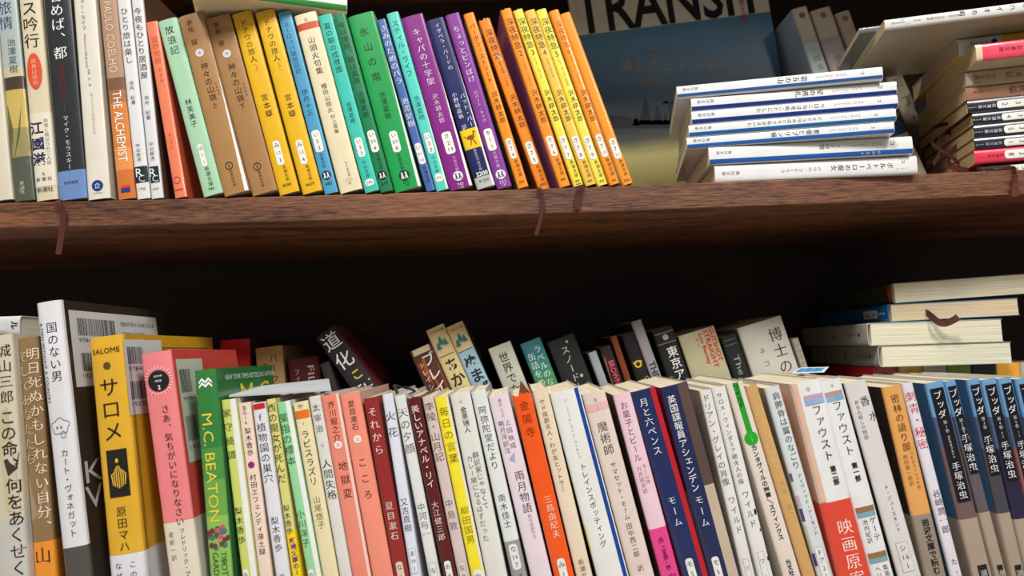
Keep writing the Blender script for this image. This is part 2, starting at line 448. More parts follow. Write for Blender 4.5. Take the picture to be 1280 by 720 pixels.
                za, zb2 = s.z(a), s.z(b); zc = (za + zb2) / 2; hz = abs(za - zb2) / 2; hx = wd * t / 2
                sb = MB(); rad = 0.0002 if outl else min(.0022, hx * .75)
                if outl: s.rrect(sb, u * t, zc, hx + .0002, hz + .0002, .0003, mat((120, 118, 116), 'ink'), lift)
                s.rrect(sb, u * t, zc, hx, hz, rad, mat(c, 'cover'), lift + .00004)
                so = sb.build('number_sticker', root)
                rows = txt.split('|') if txt else []
                if rows:
                    tb = MB(); hz2 = hz * .92; ph = 2 * hz2 / len(rows); sg = 1 if za > zb2 else -1
                    for ri, rw in enumerate(rows):
                        em = min(ph * .8, wd * t * (.86 if len(rw) == 1 else 1.25 / len(rw)))
                        for ci, ch in enumerate(rw):
                            vs, fs = GLY[(ch, 'g')]; xo = u * t + (ci - (len(rw) - 1) / 2) * em * .6; zo = zc + hz2 - ph * (ri + .5)
                            s.put(tb, [(xo + x * em, zo + (y - .37) * em) for x, y in vs], fs, mat(tc, 'ink'), lift + .0001)
                    tb.build('lettering', so)
        for nm, parts in (('cover_print', prs), ('lettering', inks)):
            todo = sorted([q for q in parts if q.f], key=lambda q: min(v[2] for v in q.v)); run = None; top = 0
            for q in todo:                        # words and prints well apart on the spine are parts of their own
                lo, hi = min(v[2] for v in q.v), max(v[2] for v in q.v)
                if run is None or lo > top + .016:
                    if run: run.build(nm, root)
                    run = MB(); top = hi
                for f, mi in zip(q.f, q.mi): run.f.append([i + len(run.v) for i in f]); run.mi.append(run.m(q.ms[mi]))
                run.v += q.v; top = max(top, hi)
            if run: run.build(nm, root)
        for rb in bk.get('ribbons', ()): ribbon(root, [s.M.inverted() @ Vector(p) for p in rb[0]], rb[1], rb[2])
        if bk.get('extra'): bk['extra'](s)
        return root

def ribbon(parent, pts, wd, c, name='bookmark_ribbon', across=(1, 0, 0)):
    """a narrow woven strip along smooth points (parent space)"""
    out = []
    for i in range(len(pts) - 1):
        p0 = pts[max(i - 1, 0)]; p1 = pts[i]; p2 = pts[i + 1]; p3 = pts[min(i + 2, len(pts) - 1)]
        for k in range(6):
            q = k / 6
            out.append(0.5 * ((2 * p1) + (-p0 + p2) * q + (2 * p0 - 5 * p1 + 4 * p2 - p3) * q * q + (-p0 + 3 * p1 - 3 * p2 + p3) * q ** 3))
    out.append(pts[-1]); mb = MB(); vs = []; ac = Vector(across)
    for i, p in enumerate(out):
        tg = (out[min(i + 1, len(out) - 1)] - out[max(i - 1, 0)]).normalized()
        sd = (ac - tg * ac.dot(tg)); sd = sd.normalized() if sd.length > 1e-6 else Vector((0, 0, 1))
        nm = sd.cross(tg).normalized() * .00018; hw = wd / 2
        vs += [p - sd * hw - nm, p + sd * hw - nm, p + sd * hw + nm, p - sd * hw + nm]
    fs = []
    for i in range(len(out) - 1):
        a = 4 * i
        for k in range(4): fs.append((a + k, a + (k + 1) % 4, a + 4 + (k + 1) % 4, a + 4 + k))
    q = 4 * (len(out) - 1); fs += [(3, 2, 1, 0), (q, q + 1, q + 2, q + 3)]
    mb.add(vs, fs, mat(c, 'cloth'))
    return mb.build(name, parent)

# ------------------------------------------------------------------ bookcase
def bookcase():
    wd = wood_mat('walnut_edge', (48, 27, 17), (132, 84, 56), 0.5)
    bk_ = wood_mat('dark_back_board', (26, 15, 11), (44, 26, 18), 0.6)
    root = bpy.data.objects.new('bookcase', None); COL.objects.link(root); root.location = (0, 0, 0)
    tag(root, 'dark walnut bookcase with two visible shelves packed with books', 'bookcase')
    X = 0.80
    def board(name, ztop, y0, y1, bend):
        mb = MB(); n = 32; vs = []
        sec = [(y0, -BOARD_T + .0008), (y0 + .0008, -BOARD_T), (y1, -BOARD_T), (y1, 0), (y0 + .0008, 0), (y0, -.0008)]
        for i in range(n + 1):
            x = -X + 2 * X * i / n
            vs += [(x, y, ztop - root.location.z + z + (sag(x) if bend and abs(x) < .46 else (sag(.46) if bend else 0))) for y, z in sec]
        fs = []; q = len(sec)
        for i in range(n):
            for k in range(q): fs.append((i * q + (k + 1) % q, i * q + k, (i + 1) * q + k, (i + 1) * q + (k + 1) % q))
        fs += [tuple(range(q)), tuple(reversed(range(n * q, n * q + q)))]
        mb.add(vs, fs, wd); mb.build(name, root)
    board('shelf_board', UP_Z, 0.0, DEEP, True)
    board('shelf_board', LO_Z, LO_Y - .012, DEEP, False)
    board('shelf_board', UP_Z + .285, -.012, DEEP, False)
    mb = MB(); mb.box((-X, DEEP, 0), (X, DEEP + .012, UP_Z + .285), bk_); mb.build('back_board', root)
    for sx in (-1, 1):
        mb = MB(); mb.box((sx * X - (.02 if sx < 0 else 0), LO_Y - .012, 0), (sx * X + (.02 if sx > 0 else 0), DEEP + .012, UP_Z + .285), wd); mb.build('side_board', root)
bookcase()

def floor():
    m = wood_mat('pale_floor', (200, 190, 174), (224, 214, 198), 0.5)
    mb = MB(); mb.box((-2.5, -3.0, -.02), (2.5, DEEP + .012, 0), m); o = mb.build('floor'); o['kind'] = 'structure'; o['label'] = 'pale wooden floor'
floor()

# ------------------------------------------------------------------ the books: what is printed where (heights and widths read off the photograph)
RED = (190, 45, 38); NAVY = (28, 34, 84); BROWN_INK = (88, 52, 40); SILK = (78, 32, 26)
UG = 'paperbacks standing on the upper shelf'
UP = [
 dict(bl=-14, br=16, tl=(-40, -40), h=.188, hard=False, c=(212, 204, 184), label='blank cream book at the far left end of the upper shelf', d=.13),
 dict(bl=17, br=42, tl=(-9, -36), h=.188, c=(168, 180, 178), bands=[(84, (196, 188, 150)), (96, (74, 58, 44)), (112, (198, 172, 96)), (160, (150, 140, 92)), (196, (84, 88, 76))], side=(120, 120, 108), d=.13,
      label='book with a painted spine of blue sky, yellow field and dark leaves',
      tx=[T('旅情', 0, 38, (40, 62, 110), .42), T('池澤夏樹', 48, 92, (70, 84, 84), .6), T('新潮社', 226, 243, (205, 205, 196), .5),
          P([(.2, 200), (.75, 140), (.95, 112), (.6, 170)], (88, 92, 70)), P([(.05, 230), (.3, 160), (.1, 128), (0.03, 180)], (92, 96, 66)), P([(.3, 240), (.95, 168), (.98, 190), (.55, 240)], (112, 112, 84)), P([(.05, 160), (.5, 175), (.9, 205), (.4, 190)], (150, 144, 84))]),
 dict(bl=44, br=71, tl=(19, -36), h=.188, c=(214, 202, 172), d=.13, hard=True, label='cream hardcover with a red oval on its spine and a pale paper band',
      obi=[(141, 233, (224, 216, 196))], ribbons=1,
      tx=[T('ス吟行', 0, 61, K, .5), O(.5, 89, 5.6, 14.5, (206, 78, 50)), T('旅券は俳句', 73, 107, (236, 190, 160), .5, 4.4), T('江國滋', 150, 208, NAVY, .36, 10.5, 'b'), T('恐竜と競ばりの二人旅', 149, 207, (110, 108, 100), .8, 3.6),
          T('＆', 214, 220, GR), H('新 潮 社', 224, .72, K), H('新潮社', 237, .74, K)]),
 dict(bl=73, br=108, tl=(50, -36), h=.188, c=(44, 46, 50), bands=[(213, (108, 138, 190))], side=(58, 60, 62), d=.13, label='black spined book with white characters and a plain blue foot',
      tx=[T('呑めば、都', -14, 75, WH, .5, 13), T('居酒屋の東京', 80, 126, (130, 42, 40), .5, 7), R('Michael Molasky', 130, 139, (110, 108, 104), .5), T('マイク・モラスキー', 144, 212, WH, .5, 8), H('筑摩書房', 228, .5, (52, 66, 100))]),
 dict(bl=109, br=137, tl=(88, -36), h=.188, c=(222, 216, 202), side=(206, 198, 182), d=.13, label='cream white book with a small round blue mark at its foot',
      tx=[T('チャー・ライフ', -8, 38, (62, 62, 66), .42, 5), R('Adventure Life Journal', 42, 84, (150, 148, 142), .45, 3), T('高橋 歩 著', 86, 108, (88, 88, 90), .5, 4), T('愛すべき人と自由な人生を', 116, 168, (176, 172, 164), .55, 3.2),
          O(.5, 232, 4.3, 4.3, (24, 58, 130)), T('企', 228, 236, WH, .5, 5), H('A-Works', 241, .4, GR)]),
 dict(bl=147, br=170, tl=(121, -20), h=.178, c=(176, 140, 114), bands=[(97, (122, 88, 70)), (112, (166, 108, 66)), (128, (212, 128, 58)), (185, (226, 148, 78)), (212, (206, 116, 56))], side=(176, 120, 80), label='orange and brown paperback with a small red and blue mark at its foot',
      tx=[R('PAULO COELHO', 2, 91, (214, 188, 164), .5, 8.5), R('THE ALCHEMIST', 114, 202, WH, .55, 9.5), E('flame', .5, 235, 3.4, (196, 52, 36))]),
 dict(bl=170.5, br=187.5, tl=(143, -22), h=.173, c=(222, 222, 222), label='thin white book with a square black mark, beside the orange and brown paperback',
      tx=[T('ひとり旅は楽し', 9, 80, K, .5, 8), T('池内 紀著', 101, 131, K, .5, 5), T('中公新書', 179, 202, K, .5, 5), E('square', .5, 218, 5.0, (20, 40, 46)), H('1742', 236, .5, GR)]),
 dict(bl=188.5, br=206, tl=(161, -22), h=.173, side=(96, 70, 54), c=(220, 220, 222), label='thin white book with a square black mark, beside the salmon orange paperback',
      tx=[T('今夜もひとり居酒屋', 9, 99, K, .5, 8), T('池内 紀著', 119, 150, K, .5, 5), T('中公新書', 177, 201, K, .5, 5), E('square', .5, 218, 5.0, (20, 40, 46)), H('2559', 236, .5, GR)]),
 dict(bl=208.5, br=226, tl=(172, 29), c=(232, 128, 92), side=(206, 82, 58), label='salmon orange paperback with a worn red side and faded lettering',
      tx=[T('遠野物語', 45, 80, (214, 92, 64), .55, 7), T('新装版', 84, 104, (214, 96, 70), .6, 3), T('角川文庫', 166, 186, (218, 102, 72), .5, 3), E('ring', .45, 225, 2.8, (206, 60, 66)), D(.15, .8, 236, 238, (206, 66, 66))]),
 dict(bl=245.5, br=278, tl=(188, 28), c=(166, 208, 174), label='mint green paperback on the upper shelf',
      tx=[T('放浪記', 31, 69, K, .5, 7.5), T('林芙美子', 123, 159, K, .5, 6.5), S(180, 208, 'は|1|1', .26), T('新潮文庫', 208, 233, K, .55, 5.4), H('790', 236, .3, K)]),
 dict(bl=280, br=313.5, tl=(222, 22), c=(170, 126, 78), side=(226, 222, 214), label='light brown paperback beside the mint green paperback',
      tx=[V(0.84, 70, 244, (232, 230, 224)), T('夢枕 獏', 24, 56, (70, 32, 24), .4, 6), O(.5, 66, 3.2, 3.2, (206, 202, 206)), T('ゆ', 63, 69, (80, 70, 90), .5, 4.4), T('18', 71, 78, GR, .5, 2.6), T('神々の山嶺', 78, 127, K, .55, 8.2), T('いただき', 104, 122, K, .83, 2.6), T('上', 128, 136, K, .55, 5), E('ring', .5, 207, 3.0, (60, 44, 30)), T('S', 203, 211, (60, 44, 30), .5, 3.8), T('集英社文庫', 212, 233, K, .52, 3.6)]),
 dict(bl=315, br=346, tl=(256, 25), c=(166, 122, 76), side=(150, 112, 72), label='light brown paperback beside the yellow paperbacks of the upper shelf',
      tx=[T('夢枕 獏', 27, 57, (70, 32, 24), .4, 6), O(.5, 67, 3.2, 3.2, (206, 202, 206)), T('ゆ', 64, 70, (80, 70, 90), .5, 4.4), T('19', 72, 79, GR, .5, 2.6), T('神々の山嶺', 79, 128, K, .55, 8.2), T('いただき', 105, 123, K, .83, 2.6), T('下', 129, 137, K, .55, 5), E('ring', .5, 208, 3.0, (60, 44, 30)), T('S', 204, 212, (60, 44, 30), .5, 3.8), T('集英社文庫', 213, 234, K, .52, 3.6)]),
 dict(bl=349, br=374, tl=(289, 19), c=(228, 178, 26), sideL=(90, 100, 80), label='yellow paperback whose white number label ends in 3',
      tx=[T('ドナウの旅人', 24, 78, (70, 62, 20), .5, 7.4), T('(上)', 79, 90, (70, 62, 20), .55, 4.4), T('宮本輝', 117, 147, K, .55, 6), S(176, 206, 'み|12|3', .34), T('新潮文庫', 207, 227, (60, 50, 20), .6, 4.6), H('¥590', 231, .42, K)]),
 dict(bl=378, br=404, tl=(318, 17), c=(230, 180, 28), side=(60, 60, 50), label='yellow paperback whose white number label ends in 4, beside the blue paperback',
      tx=[T('ドナウの旅人', 23, 77, (70, 62, 20), .5, 7.4), T('(下)', 78, 89, (70, 62, 20), .55, 4.4), T('宮本輝', 117, 147, K, .55, 6), S(175, 205, 'み|12|4', .34), T('新潮文庫', 206, 226, (60, 50, 20), .6, 4.6), H('¥629', 230, .42, K)]),
 dict(bl=405.5, br=422.5, tl=(346, 17), c=(76, 156, 196), label='sky blue paperback between yellow and cream paperbacks',
      tx=[T('ヨーロッパ退屈日記', 27, 92, (34, 60, 92), .45, 7), T('伊丹十三', 111, 145, (34, 60, 100), .5, 6), S(163, 190, 'い|5|3', .6), T('文春文庫', 191, 210, (30, 54, 84), .5, 4.4), E('people', .5, 219, 4.3, (22, 40, 62)), H('485', 229, .5, (24, 50, 90))]),
 dict(bl=425, br=453, tl=(367, 20.5), c=(230, 218, 184), bands=[(28, (204, 80, 42)), (36.5, (230, 218, 184))], label='cream paperback with a red orange stripe near its top',
      tx=[T('た', 21.5, 27.5, K, .5, 4), T('山頭火句集', 45, 93, K, .5, 8.4), T('種田山頭火', 104, 141, K, .52, 5.6), T('村上護編', 143, 167, K, .56, 3.8), T('ちくま文庫', 202, 221, K, .6, 2.9), H('1000', 224, .4, (200, 190, 160)), H('＋税', 229, .2, GR)]),
 dict(bl=456, br=474.5, tl=(396.6, 21), c=(62, 194, 176), label='turquoise paperback beside the cream one with the red orange stripe',
      tx=[T('夏の朝の成層圏', 28, 91, (20, 62, 60), .5, 7), T('池澤夏樹', 127, 154, (20, 80, 76), .5, 5.6), S(172, 196, 'い|3|2', .5), T('中公文庫', 200, 222, (20, 90, 86), .5, 4.4), S(224, 232, '', .62), H('590', 228, .42, GR)]),
 dict(bl=475.5, br=492.5, tl=(415.5, 20), c=(24, 126, 78), label='narrow dark green paperback between turquoise and bright green ones',
      tx=[T('骨は珊瑚、眼は真珠', 27, 105, (8, 60, 36), .5, 7.2), T('池澤夏樹', 114, 147, (8, 60, 36), .5, 6), S(163, 190, 'い|30|4', .6), T('文春文庫', 191, 212, (8, 58, 36), .55, 4.6), E('people', .5, 219, 4.2, (12, 18, 16)), H('619', 229, .5, (8, 58, 36))]),
 dict(bl=493.5, br=532, tl=(434, 22), c=(28, 156, 78), side=(228, 228, 222), label='thick bright green paperback in the middle of the upper row',
      tx=[V(0.87, 40, 244, (232, 230, 224)), T('氷山の南', 30, 105, (10, 56, 30), .46, 8), T('池澤夏樹', 114, 149, (10, 66, 36), .5, 6), S(164, 190, 'い|30|8', .3), T('文春文庫', 191, 212, (10, 74, 40), .5, 4.6), E('people', .5, 219, 5, (10, 62, 34)), H('972', 228, .2, (10, 74, 40)), H('＋税', 231.5, .16, (10, 74, 40))]),
 dict(bl=533, br=545, tl=(470.5, 26), c=(72, 104, 170), label='thin blue paperback with white characters beside the thick bright green one',
      tx=[T('きみのためのバラ', 31, 106, (226, 228, 232), .5, 7.6), T('池澤夏樹', 122, 159, (222, 226, 232), .5, 6.4), S(179, 205, 'い|41|10', .7), T('新潮文庫', 207, 229, (30, 46, 90), .55, 4.8)]),
 dict(bl=545.5, br=561, tl=(482.5, 18), c=(86, 208, 194), side=(235, 238, 235), sideL=(210, 214, 150), label='narrow turquoise paperback beside a thick purple paperback',
      tx=[V(0.82, 70, 244, (232, 230, 224)), T('スティル・ライフ', 25, 96, (22, 90, 88), .5, 6.6), T('池澤夏樹', 119, 150, (22, 110, 104), .5, 5.6), S(166, 192, 'い|3|3', .5), T('中公文庫', 194, 216, (22, 110, 104), .5, 4.4), S(217, 227, '', .6), H('476', 222, .42, GR)]),
 dict(bl=563, br=592, tl=(501, 23.5), c=(132, 34, 132), side=(236, 230, 232), label='thick purple paperback on the upper shelf',
      tx=[V(0.85, 60, 244, (232, 230, 224)), T('キャパの十字架', 35, 107, (232, 222, 234), .5, 8), T('沢木耕太郎', 117, 154, (228, 214, 230), .5, 6), S(165, 192, 'さ|2|19', .42), T('文春文庫', 195, 214, (220, 196, 222), .55, 4.4), E('people', .5, 220, 4.6, (226, 214, 226)), H('740', 230, .26, (220, 196, 222)), H('＋税', 234, .2, (220, 196, 222))]),
 dict(bl=596.5, br=620, tl=(532, 27), c=(30, 36, 96), bands=[(161, (238, 206, 28)), (185, (26, 32, 88)), (220, (186, 188, 188))], side=(226, 224, 218), label='navy paperback with a yellow panel showing a small red bird',
      tx=[V(0.86, 40, 244, (232, 230, 224)), T('イザベラ・バードの', 29, 88, (222, 224, 232), .55, 7.2), T('小野崎晶裕 訳', 114, 161, (220, 222, 232), .32, 6), T('パット・バー', 118, 160, (220, 222, 232), .72, 6), E('bird', .5, 173, 6, (140, 62, 24)), T('講談社学術文庫', 186, 213, (212, 214, 226), .5, 3.8), H('2200', 216.5, .62, WH, .5, 'W'), H('¥1250', 225, .56, (84, 86, 86))]),
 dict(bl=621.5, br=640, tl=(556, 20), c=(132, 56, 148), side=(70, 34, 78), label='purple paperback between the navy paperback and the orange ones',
      tx=[T('ちょっとピンぼけ', 32, 103, (234, 224, 236), .5, 7.4), T('ロバート・キャパ', 113, 153, (230, 218, 232), .5, 5), S(161, 188, 'キ|1|1', .56), T('文春文庫', 189, 210, (222, 200, 226), .52, 4.6), E('people', .5, 218, 4.6, (228, 216, 230)), H('552', 227, .44, (222, 200, 226)), H('＋税', 231, .3, (222, 200, 226))]),
 dict(bl=647.5, br=665, tl=(579, 19), c=(244, 146, 30), sideL=(206, 200, 190), side=(240, 200, 150), yaw=0.8, label='orange paperback whose white number label ends in 4',
      tx=[T('バーボン・ストリート', 29, 104, (96, 50, 14), .5, 7), T('沢木耕太郎', 114, 154, (96, 50, 14), .55, 6.2), S(173, 198, 'さ|7|4', .56), T('新潮文庫', 199, 221, (96, 50, 14), .6, 4.6), H('520', 227, .44, K)]),
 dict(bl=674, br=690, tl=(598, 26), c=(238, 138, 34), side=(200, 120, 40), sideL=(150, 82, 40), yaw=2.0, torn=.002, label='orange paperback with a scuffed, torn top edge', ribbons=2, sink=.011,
      tx=[T('深夜特急1', 36, 84, (104, 52, 14), .5, 7), T('香港・マカオ', 84, 108, (120, 66, 20), .5, 3.2), T('沢木耕太郎', 118, 160, (96, 50, 14), .55, 6.4), S(177, 205, 'さ|7|5', .62), T('新潮文庫', 206, 227, (96, 50, 14), .6, 4.6), H('430', 230, .5, K),
          P([(.3, 66), (.8, 72), (.7, 76)], (226, 200, 170))]),
 dict(bl=700, br=714.5, tl=(625, 15), c=(246, 150, 36), sideL=(176, 110, 176), yaw=5.0, torn=.0015, label='orange paperback whose purple side cover shows', ribbons=3, extra='purple',
      tx=[T('深夜特急2', 22, 71, (104, 52, 14), .5, 7), T('マレー半島・シンガポール', 72, 107, (120, 66, 20), .5, 3), T('沢木耕太郎', 112, 154, (96, 50, 14), .55, 6.2), S(170, 195, 'さ|7|6', .6), T('新潮文庫', 197, 219, (96, 50, 14), .6, 4.4), H('490', 224, .46, K)]),
 dict(bl=717.5, br=732, tl=(641, 16), c=(240, 224, 74), sideL=(196, 96, 96), yaw=5.0, torn=.001, label='lemon yellow paperback beside the orange one with the purple side',
      tx=[T('深夜特急3', 22, 70, (70, 66, 20), .5, 7), T('インド・ネパール', 72, 97, (110, 104, 30), .5, 3), T('沢木耕太郎', 112, 152, (60, 58, 20), .55, 6.2), S(170, 199, 'さ|7|7', .6), T('新潮文庫', 200, 222, (60, 58, 20), .6, 4.4), H('400', 226, .46, K), D(.3, .8, 229.5, 230.3, K)]),
 dict(bl=732.5, br=746.5, tl=(655.5, 17.5), c=(240, 196, 80), sideL=(200, 150, 80), yaw=5.0, label='amber yellow paperback between two lemon yellow paperbacks',
      tx=[T('深夜特急4', 22, 70, (80, 64, 20), .5, 7), T('シルクロード', 72, 97, (120, 96, 30), .5, 3), T('沢木耕太郎', 112, 152, (70, 56, 20), .55, 6.2), S(170, 199, 'さ|7|8', .6), T('新潮文庫', 200, 222, (70, 56, 20), .6, 4.4), H('400', 226, .46, K)]),
 dict(bl=747.5, br=761.5, tl=(669.5, 16.5), c=(240, 226, 84), sideL=(206, 196, 90), yaw=5.0, label='lemon yellow paperback just left of the last orange paperbacks',
      tx=[T('深夜特急5', 22, 72, (70, 66, 20), .5, 7), T('トルコ・ギリシャ・地中海', 72, 107, (110, 104, 30), .5, 3), T('沢木耕太郎', 112, 152, (60, 58, 20), .55, 6.2), S(170, 199, 'さ|7|9', .6), T('新潮文庫', 200, 222, (60, 58, 20), .6, 4.4), H('430', 226, .46, K)]),
 dict(bl=763, br=777, tl=(686, 17.5), c=(248, 152, 40), sideL=(216, 140, 60), side=(244, 236, 224), yaw=5.0, label='orange paperback whose number label reads 10, next to last of the leaning row',
      tx=[T('深夜特急6', 26, 68, (200, 100, 30), .5, 6.5), T('南ヨーロッパ・ロンドン', 70, 106, (190, 110, 40), .5, 3), T('沢木耕太郎', 112, 152, (110, 62, 20), .55, 6.2), S(168, 196, 'さ|7|10', .6), T('新潮文庫', 197, 220, (96, 50, 14), .6, 4.4), H('430', 225, .46, K)]),
 dict(bl=779, br=792, tl=(700, 20), c=(248, 154, 44), side=(246, 236, 220), yaw=3, label='last orange paperback of the leaning row, next to the magazine',
      tx=[S(173, 198, 'さ|7|11', .66), T('新潮文庫', 199, 220, (96, 50, 14), .6, 4.4), H('520', 225, .5, K)]),
]

